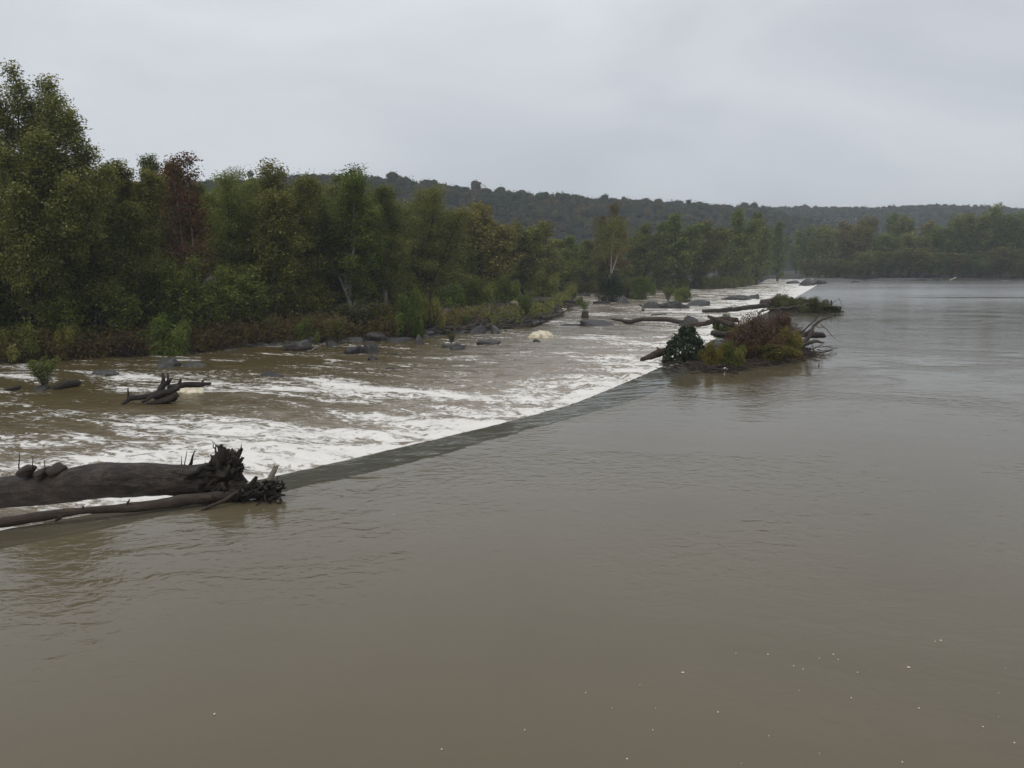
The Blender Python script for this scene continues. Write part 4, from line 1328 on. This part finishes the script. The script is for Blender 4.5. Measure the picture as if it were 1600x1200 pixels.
for i in range(420):
    px = rg.uniform(480, 900); py = np.interp(px, [480, 600, 672, 730, 800, 850, 900], [536, 526, 515, 512, 510, 498, 470]) - abs(rg.gauss(0, 7)) + 3
    p = sh(px, py)
    d = Vector((rg.gauss(0, 1), rg.gauss(0, .5), rg.uniform(-.1, .45))).normalized() * rg.uniform(.4, 2.2)
    r = rg.uniform(.03, .11)
    mb.tube(crook(p, p + d, 4, .15, rg), [r, r * .9, r * .7, r * .3], 5, .2)
o = mb.build('driftwood_litter', BARK['wet'], None, loc=sh(780, 510)); tag(o, 'dark sodden branches littering the muddy shore', 'branches', kind='stuff')
# pale dead limb in the wood on the left
log_px('dead_limb', 'pale dead limb leaning in the dark foot of the left wood', [sh(392, 505) + Vector((0, 0, 1.6)), sh(392, 505) + Vector((2.2, 0, .6))], [.07, .10], BARK['white'], 33, .1, cat='branch')
# dark hollow root mass at the undercut bank
q = low(190, 557)
mb = MB()
for i in range(70):
    p = q + Vector((rg.gauss(0, .55), rg.uniform(-.3, 1.2), rg.uniform(-.1, .5)))
    e = p + Vector((rg.gauss(0, .5), rg.gauss(-.1, .4), rg.uniform(.3, 1.5)))
    r = rg.uniform(.03, .11)
    mb.tube(crook(p, e, 6, .2, rg), [r, r * .95, r * .85, r * .7, r * .5, r * .25], 6, .25, True, rg)
tag(mb.build('root_mass', BARK['root'], None, loc=q), 'dark tangle of exposed roots in the undercut bank by the bright green bush', 'roots')
s1 = sh(183, 548)
log_px('driftwood_branch', 'pale twisted root hanging from the undercut bank by the bright green bush', [low(178, 553) + Vector((0, -.9, .1)), low(190, 545) + Vector((0, -1.2, .3)), low(190, 535) + Vector((0, -1.2, .9))], [.05, .09, .06], BARK['pale'], 34, .2, cat='branch')

def rubble():
    nr = np.random.default_rng(21)
    bm = bmesh.new(); bmesh.ops.create_icosphere(bm, subdivisions=2, radius=1)
    bm.verts.ensure_lookup_table()
    sv = np.array([v.co[:] for v in bm.verts]); sf = np.array([[v.index for v in f.verts] for f in bm.faces]); bm.free()
    n = 2000
    x = nr.uniform(-24, 16, n); v = np.where(x > -12, nr.uniform(-1.2, 16, n), nr.normal(size=n) * .8)
    y = shore_y(x) + v; z = island_z(x, y)
    sz = .10 + .5 * nr.random(n) ** 2.5
    ph = nr.uniform(0, 6.28, (n, 3))
    dr = 1 + .3 * np.sin(sv[None, :, 0] * 2.6 + ph[:, None, 0]) * np.cos(sv[None, :, 1] * 2.2 + ph[:, None, 1]) + .12 * nr.normal(size=(n, len(sv)))
    st = nr.uniform(.7, 1.7, (n, 1)); fl = nr.uniform(.35, .8, (n, 1))
    V = np.stack([x[:, None] + sv[None, :, 0] * dr * sz[:, None] * st, y[:, None] + sv[None, :, 1] * dr * sz[:, None], z[:, None] + sv[None, :, 2] * dr * sz[:, None] * fl], -1).reshape(-1, 3)
    Fq = (np.arange(n)[:, None, None] * len(sv) + sf[None]).reshape(-1, 3)
    tag(link_mesh('shore_rubble', mesh_np('shore_rubble', V, Fq, smooth=False), ROCK['grey']), 'broken stones strewn over the muddy shore', 'stones', kind='stuff')


rubble()

# ---- bushes along the shore
def bush_px(label, px, py, w, h, lm, key='bush', Y=None, group=None, name='bush', z=None):
    p = sh(px, py) if Y is None else aty(px, py, Y)
    k = p.y / F_PX
    return place(key, name, label, 'bush' if name == 'bush' else 'plant', (p.x, p.y, p.z - .08), h * k, w * k * .5, lm, 'tree', group)

BUSH = [
    ('bright green rounded bush overhanging the water below the red maple', 262, 551, 100, 66, 'fresh', 'dome'),
    ('dark green leafy bush drooping to the water at the far left', 30, 560, 80, 60, 'olive', 'dome'),
    ('yellow-green leafy bough hanging low over the water left of the dark hollow', 108, 556, 60, 56, 'yellow', 'domeb'),
    ('small fresh green bush at the waterline below the russet weeds', 480, 536, 44, 42, 'fresh', 'dome'),
    ('thin yellowish bush left along the russet weeds', 425, 535, 30, 40, 'sedge', 'weedbush'),
    ('tall pale green bush at the shore left of the driftwood pile', 638, 522, 70, 78, 'fresh', 'dome'),
    ('yellow-green bush touching the tall pale green one on its right', 672, 512, 56, 56, 'yellow', 'domeb'),
    ('olive bush above the gravelly grey slab', 560, 522, 70, 50, 'sedge', 'weedbush'),
    ('brown-tipped bush on the shore between the slab and the pale green bush', 596, 520, 56, 52, 'brown', 'domeb'),
    ('small olive sprig over the waterline beside the gravelly slab', 527, 538, 44, 44, 'weed', 'weedbush'),
    ('green bush in the weeds above the left of the driftwood pile', 705, 484, 60, 46, 'fresh', 'dome'),
    ('green bush in the weeds above the middle of the driftwood pile', 748, 478, 70, 48, 'green', 'dome'),
    ('light green upright bush growing out of the right of the driftwood pile', 822, 506, 32, 50, 'fresh', 'weedbush'),
    ('short green sprig in front of the driftwood pile', 727, 512, 14, 22, 'fresh', 'weedbush'),
    ('small green bush at the top of the driftwood pile', 712, 500, 24, 24, 'green', 'dome'),
    ('yellowish sprig in the shallows below the driftwood pile', 705, 537, 16, 18, 'sedge', 'weedbush'),
    ('green bush behind the right end of the driftwood pile', 790, 472, 60, 44, 'green', 'dome'),
    ('dark green bush where the shore turns away at the centre', 850, 462, 60, 44, 'olive', 'dome'),
]
for lab, px, py, w, h, lm, key in BUSH: bush_px(lab, px, py, w, h, lm, key)

# ---- mid-stream bar: pale forked sycamore, bushes, leafy stump
def bar_y(px, py):
    return low(px, py)
q = low(956, 470)
t5 = thing('sycamore', 'young sycamore with a pale forked trunk on the midstream bar', 'tree', q)
k = q.y / F_PX
mb = MB()
def qq(px, py, dy=0): return aty(px, py, q.y + dy)
mb.tube([qq(954, 470), qq(953, 445), qq(953, 432), qq(958, 420), qq(962, 408), qq(966, 396)], [.24, .20, .17, .14, .10, .05], 8, .1)
mb.tube([qq(953, 434), qq(955, 418), qq(955, 400), qq(957, 380), qq(960, 360)], [.14, .12, .09, .06, .04], 7, .1)
mb.tube([qq(957, 421), qq(968, 421)], [.06, .03], 6, .1)
mb.build('trunk', BARK['white'], t5)
nr = np.random.default_rng(8)
ctr = np.array([(qq(956 + nr.normal() * 17, nr.uniform(345, 400), nr.normal() * 1.5))[:] for _ in range(60)])
ia = nr.integers(0, 60, 2600)
pos = ctr[ia] + nr.normal(size=(2600, 3)) * .55 - np.array(q[:])
me = leaf_mesh('crown', pos, np.array([0, 0, .5]) + nr.normal(size=(2600, 3)) * .6, .34 * nr.uniform(.6, 1.3, 2600), nr.random(2600) * .5 + .4 * nr.random(60)[ia], nr)
link_mesh('crown', me, LM['olive'], t5)

BAR = [
    ('dark dense bush at the foot of the pale forked sycamore', 952, 472, 44, 48, 'ivy', 'domeb'),
    ('tan-brown bush left of the pale forked sycamore', 930, 458, 50, 20, 'brown', 'domeb'),
    ('yellowish bush right of the pale forked sycamore', 980, 466, 50, 34, 'sedge', 'domeb'),
    ('tall pale green bush on the right of the midstream bar', 1002, 468, 44, 40, 'fresh', 'domeb'),
    ('green shrub topping the bushy rubble bar', 1066, 472, 42, 26, 'fresh', 'domeb'),
    ('sparse green plant left of the shrub on the rubble bar', 1044, 470, 24, 22, 'green', 'weedbush'),
    ('pale sprig on the shore end beside the leafy stump', 892, 474, 24, 20, 'fresh', 'weedbush'),
    ('dark green sprig between the pale sprig and the leafy stump', 905, 478, 18, 16, 'green', 'domeb'),
]
for lab, px, py, w, h, lm, key in BAR:
    p = low(px, py); k = p.y / F_PX
    place(key, 'bush', lab, 'bush', (p.x, p.y, p.z - .05), h * k, w * k * .5, lm)
p = low(914, 496); k = p.y / F_PX
st = thing('stump', 'stump awash in the rapids with green leaves sprouting on top', 'stump', p)
mb = MB(); mb.tube([p + Vector((0, 0, -.3)), p + Vector((0, 0, .3)), p + Vector((.05, 0, .75))], [.58, .5, .42], 12, .25, True, rg, .15); mb.build('trunk', BARK['brown'], st)
a = link_mesh('sprouts', PROTO['weedbush'].crown, None, st); set_mat(a, LM['fresh']); a.location = (0, 0, .55); a.scale = (.7, .7, .8)

# fallen trunk across the rapids
log_px('driftwood_log', 'long bent dark trunk lying across the rapids behind the ivy bush', [low(955, 502) + Vector((0, 0, .3)), low(985, 506) + Vector((0, 0, .25)), low(1005, 505) + Vector((0, 0, .5)), low(1040, 506) + Vector((0, 0, .55)), low(1075, 510) + Vector((0, 0, .3)), low(1092, 512) + Vector((0, 0, .1))],
       [.1, .27, .26, .29, .26, .2], BARK['brown'], 51, .16, n=24)
log_px('driftwood_log', 'thin black log awash in the white water beyond the bent trunk', [low(1018, 493), low(1040, 492) + Vector((0, 0, .1))], [.15, .12], BARK['wet'], 52, .2)
log_px('driftwood_branch', 'small hooked black snag at the left of the rubble bar', [low(1005, 486), low(1004, 484) + Vector((0, 0, .5)), low(999, 484) + Vector((0, 0, .8))], [.16, .14, .1], BARK['wet'], 53, .2, cat='snag')


# ------------------------------------------------------------------ debris island on the weir
def up(px, py, h=0.0):
    p = at(px, py, 0); p.z = h
    return p


def mound(name, label, poly, hmax, mat, cat, seed=1):
    """low heap over a footprint polygon given in world xy"""
    poly = np.array(poly)
    x0, y0 = poly.min(0) - .8; x1, y1 = poly.max(0) + .8
    nx = max(20, int((x1 - x0) / .22)); ny = max(20, int((y1 - y0) / .22))
    X, Y = np.meshgrid(np.linspace(x0, x1, nx), np.linspace(y0, y1, ny), indexing='ij')
    d = np.full(X.shape, 1e9); ins = np.zeros(X.shape, bool)
    n = len(poly)
    for i in range(n):
        a = poly[i]; b = poly[(i + 1) % n]
        ab = b - a; tt = np.clip(((X - a[0]) * ab[0] + (Y - a[1]) * ab[1]) / (ab @ ab), 0, 1)
        d = np.minimum(d, np.hypot(X - a[0] - tt * ab[0], Y - a[1] - tt * ab[1]))
        c = ((a[1] > Y) != (b[1] > Y)) & (X < (b[0] - a[0]) * (Y - a[1]) / (b[1] - a[1] + 1e-12) + a[0])
        ins ^= c
    sd = np.where(ins, d, -d)
    Z = -.45 + (hmax + .45) * sstep(-.8, 1.6, sd + .5 * (fbm(X * 1.3, Y * 1.3, 3, seed) - .5)) + .35 * (fbm(X * 2.2, Y * 2.2, 4, seed + 5) - .5) * (sd > -.3)
    Z = Z - 1.6 * sstep(.3, -1.0, sd)
    c = np.array([poly[:, 0].mean(), poly[:, 1].mean(), 0])
    me = mesh_np(name, np.stack([X, Y, Z], -1).reshape(-1, 3) - c, grid_faces(nx, ny)[:, ::-1])
    return tag(link_mesh(name, me, mat, None, tuple(c)), label, cat)


mound('debris_mound', 'muddy heap of flood debris lodged on the weir under the shrubs', [up(1040, 572)[:2], up(1110, 574)[:2], up(1150, 570)[:2], up(1215, 562)[:2], up(1265, 552)[:2], up(1240, 540)[:2], up(1140, 528)[:2], up(1080, 545)[:2]], .16, SOIL, 'debris', 3)


def shrub_px(label, px, py, w, h, lm, key='dome', barkm='tree', name='shrub', zz=.1):
    p = up(px, py, zz); k = p.y / F_PX
    return place(key, name, label, 'shrub', tuple(p), h * k, w * k * .5, lm, barkm)


# glossy ivy-like shrub: outward leaves on a dome, trailing at the waterside
p = up(1071, 566, -.05)
t6 = thing('shrub', 'dark glossy ivy-like shrub at the upstream-left end of the weir debris', 'shrub', p)
nr = np.random.default_rng(66)
n = 5200
lobes = np.array([(-.05, 0, 1.15, .95), (.5, .1, .9, .75), (-.6, -.1, .75, .75), (.0, -.3, .6, 1.0), (.12, .1, 1.75, .5), (-.95, -.3, .35, .5), (.75, -.2, .4, .62), (-.4, .1, 1.4, .5), (.4, .0, 1.5, .45), (.3, 0, 2.0, .28), (-.15, .1, 1.95, .3), (-1.2, -.4, .2, .32), (-.85, .1, 1.1, .3), (1.0, .1, .75, .3), (.75, 0, 1.25, .3), (-1.05, -.2, .7, .25)])
il = nr.integers(0, len(lobes), n)
d = nr.normal(size=(n, 3)); d /= np.linalg.norm(d, axis=1, keepdims=True)
rad = lobes[il, 3] * nr.uniform(.55, 1.06, n)
pos = lobes[il, :3] + d * rad[:, None]
ok = pos[:, 2] > .02
pos, d, il = pos[ok], d[ok], il[ok]
me = leaf_mesh('foliage', pos, d * .9 + nr.normal(size=(len(pos), 3)) * .35 + np.array([0, -.1, .25]), .15 * nr.uniform(.7, 1.3, len(pos)), nr.random(len(pos)) ** 1.4, nr, aspect=.8)
link_mesh('foliage', me, LM['ivy'], t6)
mb = MB()
for i in range(26):
    e = Vector(tuple(pos[rg.randrange(len(pos))])) * .85
    mb.tube(crook((rg.uniform(-.2, .2), rg.uniform(-.2, .2), 0), e, 5, .1, rg), [.035, .03, .024, .016, .008], 5)
mb.build('stems', BARK['tree'], None, loc=(0, 0, 0)).parent = t6

shrub_px('low yellow-flecked shrub in front of the reddish thicket on the weir', 1142, 573, 60, 40, 'olive', 'dome')
shrub_px('dull olive brush between the ivy-like shrub and the yellow-flecked one', 1112, 573, 46, 40, 'brown')
shrub_px('fresh green shrub at the back left of the weir debris', 1132, 530, 50, 40, 'fresh')
shrub_px('olive grass clump under the reddish thicket at its right', 1206, 565, 84, 28, 'brown', 'domeb')
shrub_px('dark olive brush on the right flank of the reddish thicket', 1226, 556, 60, 46, 'brown')


def thicket(label, px, py, w, h, lm, seed):
    """fine-twigged bushy dome"""
    p = up(px, py, .1); k = p.y / F_PX
    t = thing('shrub', label, 'shrub', p)
    nr = np.random.default_rng(seed); rg2 = random.Random(seed)
    mb = MB(); L = []
    for i in range(230):
        az = rg2.uniform(0, 6.283); el = rg2.uniform(.25, 1.5)
        e = Vector((math.cos(az) * math.cos(el) * w * k * .5, math.sin(az) * math.cos(el) * w * k * .36, math.sin(el) * h * k)) * rg2.uniform(.78, 1.05)
        b = Vector((e.x * .4, e.y * .4, 0))
        c = crook(b, e, 5, .08, rg2)
        mb.tube(c, [.018, .015, .012, .009, .005], 4, 0, False)
        for f in np.linspace(.12, 1, 44):
            i0 = min(int(f * 4), 3); L.append(tuple(c[i0].lerp(c[i0 + 1], f * 4 - i0)))
    o = mb.build('stems', BARK['brown'], None, loc=(0, 0, 0)); o.parent = t
    L = np.array(L); pos = L + nr.normal(size=L.shape) * .09
    me = leaf_mesh('foliage', pos, np.array([0, 0, .4]) + nr.normal(size=L.shape) * .7, .13 * nr.uniform(.6, 1.4, len(L)), nr.random(len(L)), nr, aspect=.45)
    link_mesh('foliage', me, LM[lm], t)


thicket('large reddish-brown thicket in the middle of the weir debris', 1178, 562, 116, 74, 'redbrush', 5)
thicket('rounded russet bush behind the large reddish thicket', 1218, 548, 84, 58, 'redbrush', 6)

# logs and branches of the debris island
def U(px, py, Y): return aty(px, py, Y)
log_px('driftwood_log', 'broken brown log end jutting over the foam left of the ivy-like shrub', [U(1050, 548, 54.5), U(1032, 550, 54.2), U(1016, 557, 53.8), U(1004, 561, 53.6)], [.2, .24, .2, .12], BARK['brown'], 61, .35, n=14, jag=.2,
       extra=[((U(1030, 548, 54.1), U(1026, 542, 54.1)), .13), ((U(1012, 558, 53.7), U(1001, 563, 53.4)), .12)])
log_px('driftwood_log', 'dark log lying at the left back of the weir debris above the foam', [U(1070, 508, 74), U(1100, 506, 72), U(1125, 498, 70), U(1150, 500, 68)], [.16, .2, .22, .2], BARK['brown'], 62, .2, n=14)
log_px('driftwood_log', 'dark prong log pointing up left at the back of the weir debris', [U(1106, 494, 66), U(1122, 501, 65.5), U(1146, 508, 65)], [.10, .16, .2], BARK['brown'], 63, .2, n=10)
log_px('driftwood_log', 'short dark log with a knob end at the left of the reddish thicket', [U(1112, 520, 62), U(1125, 522, 61.6), U(1145, 522, 61)], [.19, .18, .17], BARK['wet'], 64, .3, n=10)
t7 = thing('driftwood_branch', 'grey forked branch reaching up right from the weir debris', 'branch', U(1240, 548, 59))
branch(t7, [U(1215, 545, 59.2), U(1240, 548, 59), U(1262, 536, 58.8), U(1276, 533, 58.6), U(1288, 536, 58.5)], [.10, .14, .14, .11, .05], 'mossy', 'branch')
branch(t7, [U(1250, 544, 59), U(1264, 526, 59), U(1272, 508, 59), U(1285, 499, 59), U(1302, 493, 59)], [.16, .13, .11, .09, .05], 'grey', 'branch')
branch(t7, [U(1268, 514, 59), U(1258, 521, 59.3), U(1240, 536, 59.5), U(1232, 545, 59.5)], [.06, .07, .08, .07], 'grey', 'branch')
branch(t7, [U(1272, 508, 59), U(1280, 512, 58.9), U(1290, 510, 58.8)], [.04, .025, .012], 'grey', 'twig')
branch(t7, [U(1250, 547, 59), U(1232, 540, 59.2), U(1222, 545, 59.3)], [.10, .09, .06], 'mossy', 'branch')
branch(t7, [U(1281, 505, 59), U(1300, 525, 58.6), U(1316, 536, 58.3)], [.03, .018, .008], 'grey', 'twig')
log_px('driftwood_branch', 'thin straight dark stick leaning behind the grey forked branch', [U(1236, 538, 60), U(1262, 510, 60), U(1285, 488, 60)], [.055, .05, .03], BARK['brown'], 66, .1, cat='stick')
log_px('driftwood_log', 'short dark log floating right behind the grey forked branch', [U(1250, 521, 64), U(1270, 523, 64), U(1286, 524, 64)], [.22, .24, .2], BARK['wet'], 67, .25)
log_px('driftwood_branch', 'bleached twisted snag standing up out of the reddish thicket', [U(1179, 513, 58), U(1183, 500, 58), U(1187, 488, 58), U(1192, 483, 58)], [.07, .08, .07, .03], BARK['pale'], 68, .2, cat='snag',
       extra=[((U(1186, 490, 58), U(1180, 484, 58)), .05), ((U(1187, 488, 58), U(1198, 480, 58.2)), .05)])
log_px('driftwood_branch', 'long thin pale pole slanting from the snag across the green mound', [U(1192, 484, 58.5), U(1230, 481, 66), U(1265, 474, 76)], [.05, .06, .04], BARK['grey'], 69, .1, cat='pole')
mb = MB()
for i in range(260):
    px = rg.gauss(1240, 26); p = up(px, 552 + abs(rg.gauss(0, 6)) - 2 * abs(px - 1240) / 20, rg.uniform(-.02, .28))
    d = Vector((rg.gauss(0, 1), rg.gauss(0, .8), rg.uniform(-.15, .25))).normalized() * rg.uniform(.2, .9)
    r = rg.uniform(.015, .05)
    mb.tube(crook(p, p + d, 4, .15, rg), [r, r * .9, r * .7, r * .4], 5, .2)
o = mb.build('driftwood_litter', BARK['brown'], None, loc=up(1240, 552)); tag(o, 'mat of twigs and bark floating below the grey forked branch', 'twigs', kind='stuff')
mb = MB()
for i in range(330):
    px = rg.uniform(1036, 1258); p = up(px, float(np.interp(px, [1036, 1110, 1160, 1215, 1258], [573, 577, 574, 566, 556])) + rg.gauss(0, 4), rg.uniform(0, .22))
    d = Vector((rg.gauss(0, 1), rg.gauss(0, .6), rg.uniform(-.15, .3))).normalized() * rg.uniform(.2, 1.0)
    r = rg.uniform(.015, .05)
    mb.tube(crook(p, p + d, 4, .15, rg), [r, r * .9, r * .7, r * .3], 5, .2)
o = mb.build('driftwood_litter', BARK['brown'], None, loc=up(1140, 572)); tag(o, 'matted twigs and reeds along the near edge of the weir debris', 'twigs', kind='stuff')
mb = MB()
for i in range(60):
    px = rg.gauss(1133, 18); p = up(px, 580 + rg.gauss(0, 3), rg.uniform(-.02, .10))
    d = Vector((rg.gauss(0, 1), rg.gauss(0, .5), rg.uniform(-.1, .15))).normalized() * rg.uniform(.2, .6)
    r = rg.uniform(.015, .04)
    mb.tube(crook(p, p + d, 4, .15, rg), [r, r * .9, r * .7, r * .4], 5, .2)
o = mb.build('driftwood_litter', BARK['root'], None, loc=up(1133, 580)); tag(o, 'small raft of sodden twigs in front of the yellow-flecked shrub', 'twigs', kind='stuff')
# white float caught in the raft
bm = bmesh.new(); bmesh.ops.create_uvsphere(bm, u_segments=20, v_segments=12, radius=.09)
for v in bm.verts: v.co.x *= 1.35
me = bpy.data.meshes.new('float'); bm.to_mesh(me); bm.free()
mw, ntw, bw = newmat('white_plastic'); bw.inputs['Base Color'].default_value = (.8, .8, .78, 1); bw.inputs['Roughness'].default_value = .4
me.polygons.foreach_set("use_smooth", np.full(len(me.polygons), True, dtype=bool))
tag(link_mesh('float', me, mw, None, tuple(up(1133, 580, .12))), 'small white round float caught in the twig raft before the weir debris', 'float')

# ---- green debris mound farther up the weir
mound('debris_mound', 'grassy green debris mound farther up the weir', [up(1198, 486)[:2], up(1250, 489)[:2], up(1300, 488)[:2], up(1308, 482)[:2], up(1270, 474)[:2], up(1215, 474)[:2]], .7, SOIL, 'debris', 9)
SED = [('tallest peaked clump of sedge on the green debris mound', 1224, 486, 46, 28), ('brown-edged sedge clump at the left of the green debris mound', 1206, 486, 30, 22),
       ('middle low sedge clump on the green debris mound', 1250, 488, 52, 24), ('rounded sedge clump at the right of the green debris mound', 1276, 488, 44, 24), ('trailing sedge at the right foot of the green debris mound', 1298, 490, 36, 12)]
for i, (lab, px, py, w, h) in enumerate(SED):
    shrub_px(lab, px, py, w, h, 'brown' if i == 1 else 'sedge', 'tuft' if i == 4 else ('dome' if i % 2 else 'domeb'))
log_px('driftwood_log', 'long black log running left from the green debris mound over white water', [U(1098, 486, 117), U(1130, 485, 115), U(1165, 481, 112), U(1200, 477, 110)], [.2, .3, .3, .34], BARK['wet'], 71, .2, n=18,
       extra=[((U(1143, 483, 113), U(1143, 478, 113)), .1), ((U(1153, 483, 112.5), U(1153, 479, 112.5)), .1)])
log_px('driftwood_log', 'sawn brown log butt at the left of the green debris mound', [U(1190, 474, 112), U(1205, 472, 111)], [.5, .5], BARK['brown'], 72, .15)
log_px('driftwood_log', 'reddish log end poking out right of the green debris mound', [U(1296, 481, 110), U(1313, 481, 110)], [.26, .22], BARK['brown'], 73, .2)
log_px('driftwood_branch', 'short dark stake standing at the right end of the green debris mound', [U(1299, 482, 109), U(1299, 470, 109)], [.16, .1], BARK['brown'], 74, .3, cat='stake',
       extra=[((U(1299, 475, 109), U(1312, 466, 109)), .04), ((U(1311, 466, 109), U(1322, 486, 109)), .03)])
# white scrap on the far right waterline
log_px('driftwood_log', 'bleached log at the far right waterline', [at(1484, 438.5, .1) + Vector((0, 0, .15)), at(1493, 437, .1) + Vector((0, 0, .8))], [.35, .2], BARK['white'], 75, .2)

# ---- foam flecks drifting on the near water
nr = np.random.default_rng(4)
V = []; Fc = []
spots = [(1067, 1050, 14), (1302, 1022, 8), (1200, 1022, 7), (1420, 1042, 12), (1436, 1106, 9), (1536, 1135, 9), (1330, 1090, 8), (1122, 1112, 7), (1240, 1040, 6), (1255, 1045, 6), (980, 1185, 9), (1410, 1190, 9), (1020, 1140, 6), (820, 1140, 6), (335, 1115, 10), (1470, 1000, 10), (1150, 1020, 5), (1280, 1028, 5), (1340, 1050, 5), (690, 1170, 7), (915, 1082, 6), (615, 804, 5), (1000, 1070, 5), (1585, 1160, 8), (1310, 1030, 6)]
spots += [(nr.uniform(900, 1600), nr.uniform(960, 1200), nr.uniform(2, 4)) for _ in range(10)]
for (px, py, w) in spots:
    p = at(px, py, .012); r = w * p.y / F_PX * .24
    b = len(V); V.append((p.x, p.y, .022))
    for k in range(9):
        th = k / 9 * 2 * math.pi; rr = r * nr.uniform(.55, 1.1)
        V.append((p.x + math.cos(th) * rr, p.y + math.sin(th) * rr * .8, .006))
    for k in range(9): Fc.append((b, b + 1 + k, b + 1 + (k + 1) % 9))
me = mesh_np('foam_flecks', V, Fc)
tag(link_mesh('foam_flecks', me, FOAM), 'scattered pale foam flecks drifting on the near brown water', 'foam', kind='stuff')

# ------------------------------------------------------------------ haze
def box(name, lo, hi, mat):
    V = [(x, y, z) for x in (lo[0], hi[0]) for y in (lo[1], hi[1]) for z in (lo[2], hi[2])]
    Fq = [(0, 1, 3, 2), (4, 6, 7, 5), (0, 4, 5, 1), (2, 3, 7, 6), (0, 2, 6, 4), (1, 5, 7, 3)]
    return link_mesh(name, mesh_np(name, V, Fq, smooth=False), mat)
hm = bpy.data.materials.new('haze_air'); hm.use_nodes = True
nt = hm.node_tree
for n in list(nt.nodes):
    if n.type == 'BSDF_PRINCIPLED': nt.nodes.remove(n)
pv = nt.nodes.new('ShaderNodeVolumePrincipled')
pv.inputs['Color'].default_value = (.82, .90, 1.0, 1)
pv.inputs['Density'].default_value = .00030
pv.inputs['Anisotropy'].default_value = .2
nt.links.new(pv.outputs[0], nt.nodes['Material Output'].inputs['Volume'])
hz = box('haze', (-5100, -5100, -3.6), (5100, 5100, 110), hm)
tag(hz, kind='stuff')

# ------------------------------------------------------------------ sky and sun
w = bpy.data.worlds.new("World"); SC.world = w; w.use_nodes = True
nt = w.node_tree
bg = nt.nodes['Background']
SUN_EL, SUN_AZ = R(52), R(200)
sky = N(nt, 'ShaderNodeTexSky', sky_type='NISHITA', sun_disc=False, sun_elevation=SUN_EL, sun_rotation=SUN_AZ)
tc = N(nt, 'ShaderNodeTexCoord')
mp = N(nt, 'ShaderNodeMapping'); nt.links.new(tc.outputs['Generated'], mp.inputs[0])
mp.inputs['Scale'].default_value = (1, 1, 2.4); mp.inputs['Rotation'].default_value = (0, R(8), 0)
n1 = N(nt, 'ShaderNodeTexNoise', i_Scale=2.6, i_Detail=6.0, i_Roughness=.5, i_Distortion=.4); nt.links.new(mp.outputs[0], n1.inputs['Vector'])
sep = N(nt, 'ShaderNodeSeparateXYZ'); nt.links.new(tc.outputs['Generated'], sep.inputs[0])
el = ramp(nt, sep.outputs['Z'], [(0, .05), (.10, .35), (.28, .85), (.6, 1.0)])
side = math_(nt, 'MULTIPLY_ADD', sep.outputs['X'], -.28, 0.0)
f = math_(nt, 'ADD', math_(nt, 'ADD', math_(nt, 'MULTIPLY', el.outputs[0], .62), math_(nt, 'MULTIPLY', math_(nt, 'SUBTRACT', n1.outputs[0], .5), 2.1)), math_(nt, 'ADD', side, .18), None, True)
cl = ramp(nt, f, [(0, (4.8, 5.05, 5.42)), (.5, (5.85, 6.05, 6.4)), (1, (6.9, 7.05, 7.35))])
mx = N(nt, 'ShaderNodeMix', data_type='RGBA'); mx.inputs[0].default_value = .93
nt.links.new(sky.outputs[0], mx.inputs[6]); nt.links.new(cl.outputs[0], mx.inputs[7])
nt.links.new(mx.outputs[2], bg.inputs[0])
bg.inputs[1].default_value = .1
sd = bpy.data.lights.new('sun', 'SUN'); sd.energy = .8; sd.angle = R(25); sd.color = (1, .97, .93)
so = bpy.data.objects.new('sun', sd); COL.objects.link(so)
# direction towards the sun for the sky's rotation (0 = +Y, clockwise)
sv = Vector((math.sin(SUN_AZ) * math.cos(SUN_EL), math.cos(SUN_AZ) * math.cos(SUN_EL), math.sin(SUN_EL)))
so.rotation_euler = sv.to_track_quat('Z', 'Y').to_euler()
so.location = (0, -20, 60)

SC.view_settings.view_transform = 'Standard'
SC.view_settings.look = 'None'
SC.view_settings.exposure = 0.2
SC.view_settings.gamma = 1
cy = SC.cycles
cy.use_denoising = True
cy.max_bounces = 8; cy.diffuse_bounces = 6; cy.glossy_bounces = 3; cy.transmission_bounces = 3; cy.volume_bounces = 1
cy.caustics_reflective = False; cy.caustics_refractive = False
